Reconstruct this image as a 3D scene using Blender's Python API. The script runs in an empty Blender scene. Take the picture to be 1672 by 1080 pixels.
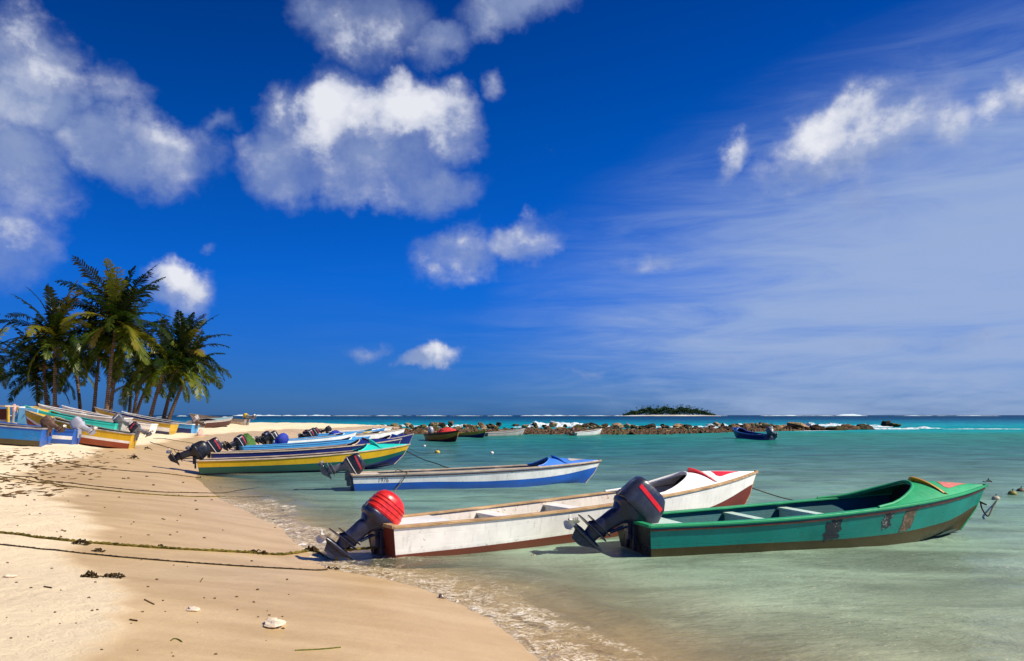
import bpy, math, random
import numpy as np
from mathutils import Vector, Matrix, noise as mnoise

# ------------------------------------------------------------------ scene, camera, light
S = bpy.context.scene
COL = S.collection
F = 1312.0            # focal length of the photograph in its own pixels
EYE = 1.7             # eye height above the water
CX, HY = 836.0, 678.0 # image centre column, horizon row
R = math.radians

cam_d = bpy.data.cameras.new('camera')
cam = bpy.data.objects.new('camera', cam_d); COL.objects.link(cam)
cam.location = (0, 0, EYE); cam.rotation_euler = (R(90), 0, 0)
cam_d.sensor_width = 36; cam_d.lens = 36 * F / 1672.0
cam_d.shift_y = (HY - 540.0) / 1672.0
cam_d.clip_start = 0.05; cam_d.clip_end = 60000
S.camera = cam

SUN_EL, SUN_AZ = 43.0, 104.0      # azimuth clockwise from +Y (view direction): sun from the right, a little behind
sun_dir = Vector((math.cos(R(SUN_EL)) * math.sin(R(SUN_AZ)), math.cos(R(SUN_EL)) * math.cos(R(SUN_AZ)), math.sin(R(SUN_EL))))
sl = bpy.data.lights.new('sun', 'SUN'); sl.energy = 5.0; sl.angle = R(0.53); sl.color = (1.0, 0.91, 0.76)
sun = bpy.data.objects.new('sun', sl); COL.objects.link(sun)
sun.rotation_euler = (-sun_dir).to_track_quat('-Z', 'Y').to_euler()

S.view_settings.view_transform = 'Standard'
S.view_settings.look = 'None'
S.view_settings.exposure = 0.30
S.view_settings.gamma = 1.0

# ------------------------------------------------------------------ node helpers
class NT:
    def __init__(s, tree):
        s.t = tree; s.n = tree.nodes; s.l = tree.links
    def node(s, typ, ins=None, **kw):
        n = s.n.new(typ)
        for k, v in kw.items(): setattr(n, k, v)
        if ins:
            for k, v in ins.items(): s.put(n.inputs[k], v)
        return n
    def put(s, sock, v):
        if isinstance(v, bpy.types.NodeSocket): s.l.new(v, sock)
        else: sock.default_value = v
    def math(s, op, a, b=0.0, c=None, clamp=False):
        n = s.n.new('ShaderNodeMath'); n.operation = op; n.use_clamp = clamp
        s.put(n.inputs[0], a)
        if op not in ('SQRT', 'ABSOLUTE', 'SINE', 'COSINE', 'ARCSINE', 'FRACT'): s.put(n.inputs[1], b)
        if c is not None: s.put(n.inputs[2], c)
        return n.outputs[0]
    def vmath(s, op, a, b=(0, 0, 0)):
        n = s.n.new('ShaderNodeVectorMath'); n.operation = op
        s.put(n.inputs[0], a)
        if op == 'SCALE': s.put(n.inputs['Scale'], b)
        elif op not in ('LENGTH', 'NORMALIZE'): s.put(n.inputs[1], b)
        return n.outputs['Value'] if op == 'LENGTH' else n.outputs[0]
    def noise(s, vec, scale, detail=3.0, rough=0.55, dist=0.0, out='Fac'):
        n = s.n.new('ShaderNodeTexNoise')
        if vec is not None: s.l.new(vec, n.inputs['Vector'])
        s.put(n.inputs['Scale'], scale); s.put(n.inputs['Detail'], detail)
        s.put(n.inputs['Roughness'], rough); s.put(n.inputs['Distortion'], dist)
        return n.outputs[out]
    def ss(s, v, a, b, lo=0.0, hi=1.0, smooth=True):
        n = s.n.new('ShaderNodeMapRange')
        n.interpolation_type = 'SMOOTHSTEP' if smooth else 'LINEAR'
        for i, x in enumerate((v, a, b, lo, hi)): s.put(n.inputs[i], x)
        return n.outputs[0]
    def mix(s, f, a, b, blend='MIX'):
        n = s.n.new('ShaderNodeMix'); n.data_type = 'RGBA'; n.blend_type = blend
        s.put(n.inputs['Factor'], f)
        A, B = [i for i in n.inputs if i.type == 'RGBA'][:2]
        s.put(A, a if not isinstance(a, tuple) or len(a) == 4 else (*a, 1))
        s.put(B, b if not isinstance(b, tuple) or len(b) == 4 else (*b, 1))
        return [o for o in n.outputs if o.type == 'RGBA'][0]
    def ramp(s, f, stops, interp='LINEAR'):
        n = s.n.new('ShaderNodeValToRGB'); n.color_ramp.interpolation = interp
        cr = n.color_ramp
        while len(cr.elements) < len(stops): cr.elements.new(0.5)
        for e, (p, c) in zip(cr.elements, stops): e.position = p; e.color = (*c, 1)
        s.l.new(f, n.inputs[0]); return n.outputs[0]
    def scale3(s, vec, xyz):
        return s.vmath('MULTIPLY', vec, xyz)

# ------------------------------------------------------------------ world: Nishita sky with clouds by azimuth and elevation
def sky_angles(x, y):            # photograph pixel -> azimuth, elevation in radians
    dx, dz = (x - CX) / F, (HY - y) / F
    return math.atan2(dx, 1.0), math.atan2(dz, math.sqrt(1 + dx * dx))

W = bpy.data.worlds.new('World'); S.world = W; W.use_nodes = True
w = NT(W.node_tree); w.n.clear()
sky = w.node('ShaderNodeTexSky', sky_type='NISHITA', sun_disc=False, sun_elevation=R(SUN_EL), sun_rotation=R(SUN_AZ),
             altitude=0.0, air_density=1.0, dust_density=0.4, ozone_density=3.0)
geo = w.node('ShaderNodeTexCoord')
dirv = w.vmath('NORMALIZE', geo.outputs['Generated'])
sx = w.node('ShaderNodeSeparateXYZ', {0: dirv})
az = w.math('ARCTAN2', sx.outputs[0], sx.outputs[1])
el = w.math('ARCSINE', sx.outputs[2])
flat = w.node('ShaderNodeCombineXYZ', {0: az, 1: el, 2: 0.0}).outputs[0]
# domain warp gives the cloud outlines their billows
w1 = w.noise(dirv, 5.0, 5.0, 0.6, out='Color')
w2 = w.noise(dirv, 22.0, 5.0, 0.62, out='Color')
warp = w.vmath('ADD', w.vmath('SCALE', w.vmath('SUBTRACT', w1, (0.5, 0.5, 0.5)), 0.085),
               w.vmath('SCALE', w.vmath('SUBTRACT', w2, (0.5, 0.5, 0.5)), 0.045))
wp = w.vmath('MULTIPLY', w.vmath('ADD', flat, warp), (1, 1, 0))
def blobs(lst):
    out = None
    for (x, y, rx, ry, rot, k) in lst:
        a, e = sky_angles(x, y)
        m = w.node('ShaderNodeMapping', {'Vector': wp, 'Location': (a, e, 0), 'Rotation': (0, 0, R(rot)), 'Scale': (rx / F, ry / F, 1)}, vector_type='TEXTURE')
        ln = w.vmath('LENGTH', m.outputs[0])
        v = w.math('MULTIPLY', w.math('SUBTRACT', 1.0, ln, clamp=True), k)
        out = v if out is None else w.math('MAXIMUM', out, v)
    return out
CLOUD = [  # x, y, rx, ry, rotation (ccw), density  (photograph pixels)
    (45, 120, 105, 115, 10, 1.15), (15, 270, 105, 130, 0, .75), (0, 390, 80, 105, 0, .8),
    (170, 140, 75, 50, 0, .55), (205, 242, 165, 82, -4, 1.25), (345, 212, 70, 28, 10, .5),
    (520, 215, 120, 100, 40, 1.5), (485, 275, 115, 78, 0, 1.2), (640, 225, 170, 95, 6, 1.6), (700, 210, 115, 85, 0, 1.5), (620, 295, 190, 75, -4, 1.3),
    (600, 45, 140, 85, 0, .95), (705, 85, 90, 45, 12, .8), (520, 30, 100, 50, -30, .65),
    (850, 10, 150, 60, 14, 1.0), (812, 148, 34, 44, 0, .55),
    (292, 462, 76, 50, -12, 1.25), (332, 392, 34, 20, 20, .5),
    (745, 425, 105, 62, 14, 1.1), (850, 395, 95, 48, 10, 1.0),
    (700, 590, 85, 30, 8, 1.2), (590, 570, 60, 24, 0, .45),
    (1385, 225, 175, 90, 18, 1.15), (1330, 255, 100, 60, 0, .8), (1195, 260, 34, 60, -32, .75), (1650, 165, 85, 50, 10, .95), (1545, 195, 80, 50, 0, .6),
    (1400, 330, 80, 60, -50, .6), (1070, 418, 90, 30, 5, .45),
    (1440, 570, 90, 22, 4, .42), (1590, 555, 80, 22, 0, .5), (1285, 590, 85, 24, 5, .4), (1180, 580, 60, 20, 0, .35), (960, 600, 70, 18, 8, .35),
]
BRIGHT = [
    (60, 75, 95, 70, -30, .95), (520, 190, 90, 70, 40, 1.3), (665, 185, 170, 62, 4, 1.5), (735, 250, 45, 40, 0, .5),
    (270, 210, 130, 50, 0, .5), (290, 445, 60, 32, -10, 1.15), (600, 60, 90, 60, 0, .45), (850, 375, 70, 28, 10, .7), (770, 395, 60, 30, 0, .7),
    (725, 580, 50, 22, 0, 1.1), (1345, 220, 110, 50, 22, 1.15), (1440, 215, 95, 50, 0, .75), (1200, 245, 30, 34, 0, .9), (1655, 155, 80, 42, 0, 1.1), (10, 330, 50, 50, 0, .3),
]
fine = w.noise(w.scale3(dirv, (1, 1, 1.5)), 14.0, 7.0, 0.6)
fine_off = w.noise(w.scale3(w.vmath('ADD', dirv, (0.018, 0, 0.022)), (1, 1, 1.5)), 14.0, 7.0, 0.6)
crisp = w.noise(dirv, 48.0, 6.0, 0.62)
dens = w.math('ADD', w.math('ADD', blobs(CLOUD), w.math('MULTIPLY', w.math('SUBTRACT', fine, 0.5), 0.62)), w.math('MULTIPLY', w.math('SUBTRACT', crisp, 0.5), 0.20))
alpha = w.ss(dens, 0.12, 0.70)
bl1 = w.noise(dirv, 11.0, 6.0, 0.58); bl2 = w.noise(w.vmath('ADD', dirv, (0.022, 0, 0.030)), 11.0, 6.0, 0.58)
bill = w.math('MULTIPLY', w.math('SUBTRACT', bl1, bl2), 2.0)
selfsh = w.math('MULTIPLY', w.math('SUBTRACT', fine, fine_off), 1.8)
bri = w.math('ADD', w.math('MULTIPLY', blobs(BRIGHT), 0.85), w.math('ADD', w.math('MULTIPLY', selfsh, 0.6), bill), clamp=True)
# high thin cirrus veil over the right of the view
a0, e0 = sky_angles(1640, 400)
m = w.node('ShaderNodeMapping', {'Vector': flat, 'Location': (a0, e0, 0), 'Rotation': (0, 0, R(10)), 'Scale': (800 / F, 370 / F, 1)}, vector_type='TEXTURE')
vl = w.math('SUBTRACT', 1.0, w.vmath('LENGTH', m.outputs[0]), clamp=True)
m2 = w.node('ShaderNodeMapping', {'Vector': flat, 'Rotation': (0, 0, R(-22)), 'Scale': (2.2, 13.0, 1)})
st = w.noise(m2.outputs[0], 2.2, 7.0, 0.62, 1.0)
m3 = w.node('ShaderNodeMapping', {'Vector': flat, 'Rotation': (0, 0, R(-4)), 'Scale': (2.0, 16.0, 1)})
st2 = w.noise(m3.outputs[0], 2.4, 6.0, 0.6, 0.6)
band = w.math('MULTIPLY', w.ss(el, 0.02, 0.30, 1.0, 0.0), w.ss(az, -0.5, 0.35, 0.12, 1.0))
cir = w.math('ADD', w.math('MULTIPLY', vl, 1.55), w.math('MULTIPLY', band, 0.30))
cir = w.math('ADD', cir, w.math('MULTIPLY', w.math('SUBTRACT', st, 0.5), w.math('ADD', w.math('MULTIPLY', vl, 3.2, clamp=True), 0.15)))
cir = w.math('ADD', cir, w.math('MULTIPLY', w.math('SUBTRACT', st2, 0.52), w.math('MULTIPLY', band, 1.5)))
cir = w.ss(cir, 0.0, 1.5, 0.0, 0.88)
# polariser-deep blue: tint the Nishita light by elevation
tint = w.ramp(w.ss(el, 0.0, 0.55, smooth=False), [(0.0, (0.085, 0.26, 0.82)), (0.10, (0.055, 0.255, 0.86)), (0.30, (0.012, 0.30, 1.00)), (0.6, (0.0, 0.27, 0.85)), (1.0, (0.0, 0.17, 0.60))])
base = w.mix(1.0, sky.outputs[0], tint, 'MULTIPLY')
azdark = w.ss(az, -0.62, 0.25, 0.80, 1.06)
base = w.vmath('SCALE', base, azdark)
c1 = w.mix(cir, base, (2.85, 3.75, 5.6))
cc = w.mix(bri, (2.3, 2.95, 4.7), (6.7, 6.8, 7.3))
soft = w.noise(dirv, 7.0, 6.0, 0.6)
amin = w.ss(soft, 0.32, 0.66, 0.30, 0.88)
c2 = w.mix(w.math('MULTIPLY', alpha, w.math('MAXIMUM', amin, w.ss(bri, 0.0, 0.7, 0.3, 0.97))), c1, cc)
bg = w.node('ShaderNodeBackground', {'Color': c2, 'Strength': 0.1})
w.l.new(bg.outputs[0], w.node('ShaderNodeOutputWorld').inputs['Surface'])
W.cycles.sampling_method = 'MANUAL'; W.cycles.sample_map_resolution = 512

# ------------------------------------------------------------------ terrain functions
def px(x, y, z=0.0):              # photograph pixel on the level z -> world X, Y
    Y = F * (EYE - z) / (y - HY)
    return ((x - CX) / F * Y, Y)
SHORE_PX = [(890, 1080), (818, 1012), (722, 972), (618, 945), (540, 930), (505, 903), (462, 868), (402, 834), (362, 812), (330, 793),
            (318, 783), (330, 768), (352, 752), (385, 738), (430, 727), (482, 715.5), (560, 709.5), (640, 706)]
SHORE = [(6, -60), (3.2, -6), (1.6, 1.5), (0.9, 4.0)] + [px(*p) for p in SHORE_PX] + [(-9.5, 86), (-12, 90), (-22, 88), (-40, 80), (-70, 76), (-160, 74), (-400, 60), (-400, -60)]
SH = np.array(SHORE)
def shore_dist(X, Y):             # signed distance, positive inland
    X = np.asarray(X, float); Y = np.asarray(Y, float)
    d2 = np.full(X.shape, 1e18); inside = np.zeros(X.shape, bool)
    n = len(SH)
    for i in range(n):
        ax, ay = SH[i]; bx, by = SH[(i + 1) % n]
        ex, ey = bx - ax, by - ay
        t = np.clip(((X - ax) * ex + (Y - ay) * ey) / (ex * ex + ey * ey), 0, 1)
        dx, dy = X - ax - t * ex, Y - ay - t * ey
        d2 = np.minimum(d2, dx * dx + dy * dy)
        c = (ay > Y) != (by > Y)
        with np.errstate(divide='ignore', invalid='ignore'):
            xi = ax + (Y - ay) * ex / (ey if ey != 0 else 1e-9)
        inside ^= c & (X < xi)
    d = np.sqrt(d2)
    return np.where(inside, d, -d)

_rs = np.random.RandomState(7)
_tab = _rs.rand(256, 256)
def vnoise(X, Y, sc, seed=0):
    x = np.asarray(X) * sc + seed * 17.3; y = np.asarray(Y) * sc + seed * 9.7
    xi = np.floor(x).astype(np.int64); yi = np.floor(y).astype(np.int64)
    fx = x - xi; fy = y - yi
    fx = fx * fx * (3 - 2 * fx); fy = fy * fy * (3 - 2 * fy)
    a = _tab[xi & 255, yi & 255]; b = _tab[(xi + 1) & 255, yi & 255]
    c = _tab[xi & 255, (yi + 1) & 255]; d = _tab[(xi + 1) & 255, (yi + 1) & 255]
    return (a * (1 - fx) + b * fx) * (1 - fy) + (c * (1 - fx) + d * fx) * fy - 0.5
def fbm(X, Y, sc, o=4, seed=0):
    v = 0; a = 1.0
    for k in range(o): v = v + a * vnoise(X, Y, sc * 2 ** k, seed + k); a *= 0.5
    return v
def smooth(x, a, b):
    t = np.clip((np.asarray(x, float) - a) / (b - a), 0, 1); return t * t * (3 - 2 * t)
def lerp_np(a, b, t): return a + (b - a) * t
def height(X, Y, s=None):
    if s is None: s = shore_dist(X, Y)
    up = 1.15 * (1 - np.exp(-np.maximum(s, 0) / lerp_np(8.0, 5.5, smooth(Y, 12, 30)))) + 0.03 * smooth(s, 0, 1)
    dn = -0.75 * (1 - np.exp(np.minimum(s, 0) / 6.0)) - 3.0 * smooth(-s, 12, 60) - 8 * smooth(Y, 95, 200)
    h = np.where(s > 0, up, dn)
    rough = smooth(s, 2.2, 4.5) * (1 + 1.0 * smooth(Y, 12, 18))
    h = h + fbm(X, Y, 0.35, 3, 3) * 0.10 * rough + fbm(X, Y, 1.6, 3, 8) * 0.045 * rough
    h = h - 0.034 * smooth(vnoise(X, Y, 2.6, 51) + .35 * vnoise(X, Y, 6.0, 53), 0.16, 0.36) * rough * (1 - smooth(Y, 14, 24))
    h = h + 0.030 * np.exp(-((s - 0.22 - 0.5 * fbm(X, Y, 0.9, 2, 61)) / 0.07) ** 2) * (1 - smooth(Y, 9, 13)) * np.clip(0.3 + 2 * vnoise(X, Y, 0.8, 63), 0, 1)
    h = h + fbm(X, Y, 0.5, 2, 20) * 0.025 * smooth(s, -3, 1)
    return h
def H(x, y): return float(height(np.array([x]), np.array([y]))[0])
def gpx(x, y):                    # photograph pixel -> point on the sand
    z = 0.5
    for _ in range(25):
        X, Y = px(x, y, z); z = 0.6 * z + 0.4 * max(H(X, Y), -5)
    return (X, Y, z)

# ------------------------------------------------------------------ mesh helpers
def tag(o, label=None, cat=None, group=None, kind=None):
    if label: o['label'] = label
    if cat: o['category'] = cat
    if group: o['group'] = group
    if kind: o['kind'] = kind
    return o
def empty(name, loc=(0, 0, 0), rot=(0, 0, 0)):
    o = bpy.data.objects.new(name, None); COL.objects.link(o); o.location = loc; o.rotation_euler = rot; o.empty_display_size = 0.2
    return o
class MB:
    def __init__(s): s.v = []; s.f = []; s.m = []
    def add(s, pts, faces, mi=0):
        k = len(s.v); s.v += [tuple(p) for p in pts]
        s.f += [tuple(i + k for i in f) for f in faces]; s.m += [mi] * len(faces)
    def grid(s, rows, mi=0, flip=False, closed=False, mrow=None):
        n, m = len(rows), len(rows[0]); k = len(s.v)
        for r in rows: s.v += [tuple(p) for p in r]
        for i in range(n - 1):
            for j in range(m if closed else m - 1):
                a, b = k + i * m + j, k + i * m + (j + 1) % m
                c, d = b + m, a + m
                s.f.append((a, d, c, b) if flip else (a, b, c, d)); s.m.append(mrow[i] if mrow else mi)
    def box(s, c, sz, mi=0, M=None):
        x, y, z = sz[0] / 2, sz[1] / 2, sz[2] / 2
        p = [Vector((sx * x, sy * y, sz_ * z)) for sx in (-1, 1) for sy in (-1, 1) for sz_ in (-1, 1)]
        if M is not None: p = [M @ q for q in p]
        p = [q + Vector(c) for q in p]
        s.add(p, [(0, 1, 3, 2), (4, 6, 7, 5), (0, 4, 5, 1), (2, 3, 7, 6), (0, 2, 6, 4), (1, 5, 7, 3)], mi)
    def tube(s, path, rad, seg=8, mi=0, cap=True, jit=0.0, rnd=None):
        path = [Vector(p) for p in path]; n = len(path)
        if not hasattr(rad, '__len__'): rad = [rad] * n
        rows = []; up = Vector((0.13, 0.27, 0.95)).normalized()
        for i, p in enumerate(path):
            t = (path[min(i + 1, n - 1)] - path[max(i - 1, 0)])
            t = t.normalized() if t.length > 1e-9 else Vector((1, 0, 0))
            a = t.cross(up)
            if a.length < 1e-3: a = t.cross(Vector((1, 0, 0)))
            a.normalize(); b = t.cross(a).normalized()
            rr = [rad[i] * (1 + (rnd.uniform(-jit, jit) if rnd else 0)) for _ in range(seg)]
            rows.append([p + (a * math.cos(2 * math.pi * k / seg) + b * math.sin(2 * math.pi * k / seg)) * rr[k] for k in range(seg)])
        k0 = len(s.v); s.grid(rows, mi, closed=True)
        if cap:
            s.f.append(tuple(k0 + k for k in range(seg))[::-1]); s.m.append(mi)
            s.f.append(tuple(k0 + (n - 1) * seg + k for k in range(seg))); s.m.append(mi)
    def loft(s, secs, seg=16, mi=0, cap=True, axis='z', fn=None, mrow=None):
        # secs: (pos, centre, half_a, half_b, exponent) superellipse sections along an axis; centre shifts 'a'
        rows = []
        for (z, c, a, b, e) in secs:
            r = []
            for k in range(seg):
                th = 2 * math.pi * (k + 0.5) / seg
                ct, st_ = math.cos(th), math.sin(th)
                pa = c + a * math.copysign(abs(ct) ** (2 / e), ct); pb = b * math.copysign(abs(st_) ** (2 / e), st_)
                q = (pa, pb, z) if axis == 'z' else ((z, pb, pa))
                r.append(fn(q) if fn else q)
            rows.append(r)
        k0 = len(s.v); s.grid(rows, mi, closed=True, flip=(axis == 'x'), mrow=mrow)
        if cap:
            n = len(secs)
            s.f.append(tuple(k0 + k for k in range(seg))[::-1]); s.m.append(mrow[0] if mrow else mi)
            s.f.append(tuple(k0 + (n - 1) * seg + k for k in range(seg))); s.m.append(mrow[-1] if mrow else mi)
    def build(s, name, mats, parent=None, angle=35, smooth_=True, bevel=0):
        me = bpy.data.meshes.new(name)
        me.from_pydata(s.v, [], s.f)
        if not isinstance(mats, (list, tuple)): mats = [mats]
        for m_ in mats: me.materials.append(m_)
        me.polygons.foreach_set('material_index', s.m)
        me.update()
        if smooth_:
            me.polygons.foreach_set('use_smooth', [True] * len(s.f)); me.set_sharp_from_angle(angle=R(angle))
        o = bpy.data.objects.new(name, me); COL.objects.link(o)
        if parent is not None: o.parent = parent
        if bevel:
            b = o.modifiers.new('bevel', 'BEVEL'); b.width = bevel; b.segments = 2; b.limit_method = 'ANGLE'; b.angle_limit = R(40)
        return o

def np_mesh(name, X, Y, Z, mat, attrs=None):
    n, m = X.shape
    me = bpy.data.meshes.new(name)
    me.vertices.add(n * m)
    co = np.stack([X, Y, Z], -1).reshape(-1).astype(np.float32)
    me.vertices.foreach_set('co', co)
    idx = np.arange(n * m).reshape(n, m)
    q = np.stack([idx[:-1, :-1], idx[:-1, 1:], idx[1:, 1:], idx[1:, :-1]], -1).reshape(-1, 4)
    me.loops.add(q.size); me.polygons.add(len(q))
    me.loops.foreach_set('vertex_index', q.reshape(-1).astype(np.int32))
    me.polygons.foreach_set('loop_start', (np.arange(len(q)) * 4).astype(np.int32))
    me.polygons.foreach_set('use_smooth', np.ones(len(q), bool))
    me.update(calc_edges=True)
    for k, a in (attrs or {}).items():
        at = me.attributes.new(k, 'FLOAT', 'POINT'); at.data.foreach_set('value', a.reshape(-1).astype(np.float32))
    me.materials.append(mat)
    o = bpy.data.objects.new(name, me); COL.objects.link(o)
    return o

# ------------------------------------------------------------------ materials
MATS = {}
def new_mat(name):
    m = bpy.data.materials.new(name); m.use_nodes = True
    t = NT(m.node_tree); t.n.clear()
    return m, t
def finish(t, surf): t.l.new(surf, t.node('ShaderNodeOutputMaterial').inputs['Surface'])
def paint(name, col, rough=0.45, wear=0.3, under=(0.30, 0.24, 0.18), dirt=0.35, spec=0.4, grain=1.0, scale=1.0, var=0.16):
    """weathered boat paint: tone drift, vertical grime streaks, chips down to the wood"""
    if name in MATS: return MATS[name]
    m, t = new_mat(name)
    tc = t.node('ShaderNodeTexCoord').outputs['Object']
    big = t.noise(tc, 1.7 * scale, 4, 0.6)
    v = t.ss(big, 0.3, 0.7, 1 - var, 1 + var, smooth=False)
    c = t.mix(1.0, (*col, 1), t.node('ShaderNodeCombineColor', {0: v, 1: v, 2: v}).outputs[0], 'MULTIPLY')
    stk = t.noise(t.scale3(tc, (9.0, 9.0, 1.2)), 1.6 * scale, 5, 0.65)
    c = t.mix(t.math('MULTIPLY', t.ss(stk, 0.50, 0.78), dirt), c, (col[0] * 0.35 + 0.04, col[1] * 0.34 + 0.03, col[2] * 0.32 + 0.02))
    chip = t.noise(tc, 16 * scale, 6, 0.7, 0.4)
    patch = t.noise(tc, 2.6 * scale, 3, 0.6)
    cm = t.math('MULTIPLY', t.ss(t.math('ADD', chip, t.math('MULTIPLY', patch, 0.5)), 0.93 - 0.13 * wear, 0.97 - 0.13 * wear), min(1, wear * 2.2))
    c = t.mix(cm, c, under)
    oz = t.node('ShaderNodeSeparateXYZ', {0: tc}).outputs[2]
    scum = t.ss(t.math('ADD', oz, t.math('MULTIPLY', t.math('SUBTRACT', stk, 0.5), 0.22)), 0.15, 0.27, 0.55, 0.0)
    c = t.mix(t.math('MULTIPLY', scum, dirt * 1.4, clamp=True), c, (0.10, 0.09, 0.045))
    seam = t.ss(t.math('ABSOLUTE', t.math('SUBTRACT', t.math('FRACT', t.math('ADD', t.math('MULTIPLY', oz, 6.5), t.math('MULTIPLY', big, 0.35))), 0.5)), 0.455, 0.49)
    rg = t.ss(chip, 0.3, 0.7, rough - 0.08, rough + 0.16)
    bmp = t.node('ShaderNodeBump', {'Strength': 0.25 * grain, 'Distance': 0.004, 'Height': t.math('ADD', t.noise(t.scale3(tc, (1, 6, 6)), 9, 4, 0.6), t.math('ADD', t.math('MULTIPLY', cm, -0.6), t.math('MULTIPLY', seam, -0.8)))})
    b = t.node('ShaderNodeBsdfPrincipled', {'Base Color': c, 'Roughness': rg, 'Specular IOR Level': spec, 'Normal': bmp.outputs[0]})
    finish(t, b.outputs[0]); MATS[name] = m; return m
def wood(name, col, dark=None, rough=0.7, scale=1.0):
    if name in MATS: return MATS[name]
    m, t = new_mat(name); dark = dark or tuple(c * 0.45 for c in col)
    tc = t.node('ShaderNodeTexCoord').outputs['Object']
    g = t.noise(t.scale3(tc, (1.0, 14.0, 14.0)), 3.0 * scale, 6, 0.65, 0.4)
    g2 = t.noise(tc, 2.2 * scale, 4, 0.6)
    c = t.mix(t.ss(g, 0.35, 0.7), dark, (*col, 1))
    c = t.mix(t.ss(g2, 0.45, 0.75, 0, .45), c, tuple(min(1, x * 1.35) for x in col))
    bmp = t.node('ShaderNodeBump', {'Strength': 0.5, 'Distance': 0.005, 'Height': g})
    b = t.node('ShaderNodeBsdfPrincipled', {'Base Color': c, 'Roughness': rough, 'Normal': bmp.outputs[0], 'Specular IOR Level': 0.25})
    finish(t, b.outputs[0]); MATS[name] = m; return m
def simple(name, col, rough=0.5, metal=0.0, var=0.25, scale=12.0, bump=0.2, spec=0.5):
    if name in MATS: return MATS[name]
    m, t = new_mat(name)
    tc = t.node('ShaderNodeTexCoord').outputs['Object']
    n = t.noise(tc, scale, 5, 0.6)
    c = t.mix(t.ss(n, 0.3, 0.7), tuple(x * (1 - var) for x in col), tuple(min(1, x * (1 + var)) for x in col))
    bmp = t.node('ShaderNodeBump', {'Strength': bump, 'Distance': 0.004, 'Height': n})
    b = t.node('ShaderNodeBsdfPrincipled', {'Base Color': c, 'Roughness': t.ss(n, 0.3, 0.7, max(rough - .1, .03), min(rough + .12, 1)), 'Metallic': metal, 'Specular IOR Level': spec, 'Normal': bmp.outputs[0]})
    finish(t, b.outputs[0]); MATS[name] = m; return m

def sand_mat():
    m, t = new_mat('sand')
    pos = t.node('ShaderNodeNewGeometry').outputs['Position']
    sa = t.node('ShaderNodeAttribute', attribute_name='shore').outputs['Fac']
    wa = t.node('ShaderNodeAttribute', attribute_name='wet').outputs['Fac']
    n1 = t.noise(pos, 0.55, 5, 0.6); n2 = t.noise(t.scale3(pos, (0.6, 2.2, 1)), 1.1, 4, 0.6)
    grain = t.noise(pos, 420.0, 2, 0.8)
    g3 = t.noise(pos, 45.0, 7, 0.85)
    wet = t.ss(t.math('ADD', wa, t.math('MULTIPLY', t.math('SUBTRACT', n2, 0.5), 0.34)), 0.26, 0.66)
    dry = t.mix(n1, (0.80, 0.645, 0.42), (0.89, 0.735, 0.50))
    dry = t.mix(t.ss(g3, 0.56, 0.80, 0, 0.30), dry, (0.62, 0.43, 0.25))
    wetc = t.mix(t.ss(n2, 0.3, 0.7), (0.52, 0.355, 0.165), (0.65, 0.47, 0.245))
    fresh = t.ss(sa, 0.0, 1.8, 1.0, 0.0)
    wetc = t.mix(t.math('MULTIPLY', fresh, 0.30), wetc, (0.62, 0.42, 0.22))
    c = t.mix(wet, dry, wetc)
    gv = t.ss(grain, 0.3, 0.7, 0.90, 1.08)
    c = t.mix(1.0, c, t.node('ShaderNodeCombineColor', {0: gv, 1: gv, 2: gv}).outputs[0], 'MULTIPLY')
    # dark flecks of weed and shell grit, thicker along the wrack at the top of the beach
    fl = t.noise(t.scale3(pos, (1, 1.0, 1)), 34.0, 3, 0.6); flm = t.noise(pos, 0.7, 3, 0.6)
    thr = t.ss(flm, 0.35, 0.65, 0.78, 0.71)
    c = t.mix(t.math('MULTIPLY', t.ss(fl, thr, t.math('ADD', thr, 0.02)), t.ss(sa, 1.5, 4.0, 0.15, 0.75)), c, (0.12, 0.075, 0.03))
    hb = t.math('ADD', t.math('MULTIPLY', g3, 0.40), t.math('MULTIPLY', t.noise(pos, 5.0, 6, 0.65), 1.4))
    rough = t.mix(wet, (0.95, 0.95, 0.95), (0.40, 0.40, 0.40))
    bst = t.ss(wet, 0, 1, 0.75, 0.30)
    bmp = t.node('ShaderNodeBump', {'Strength': bst, 'Distance': 0.05, 'Height': hb})
    b = t.node('ShaderNodeBsdfPrincipled', {'Base Color': c, 'Roughness': rough, 'Normal': bmp.outputs[0], 'Specular IOR Level': t.ss(wet, 0, 1, 0.1, 0.4)})
    finish(t, b.outputs[0]); return m

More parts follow.
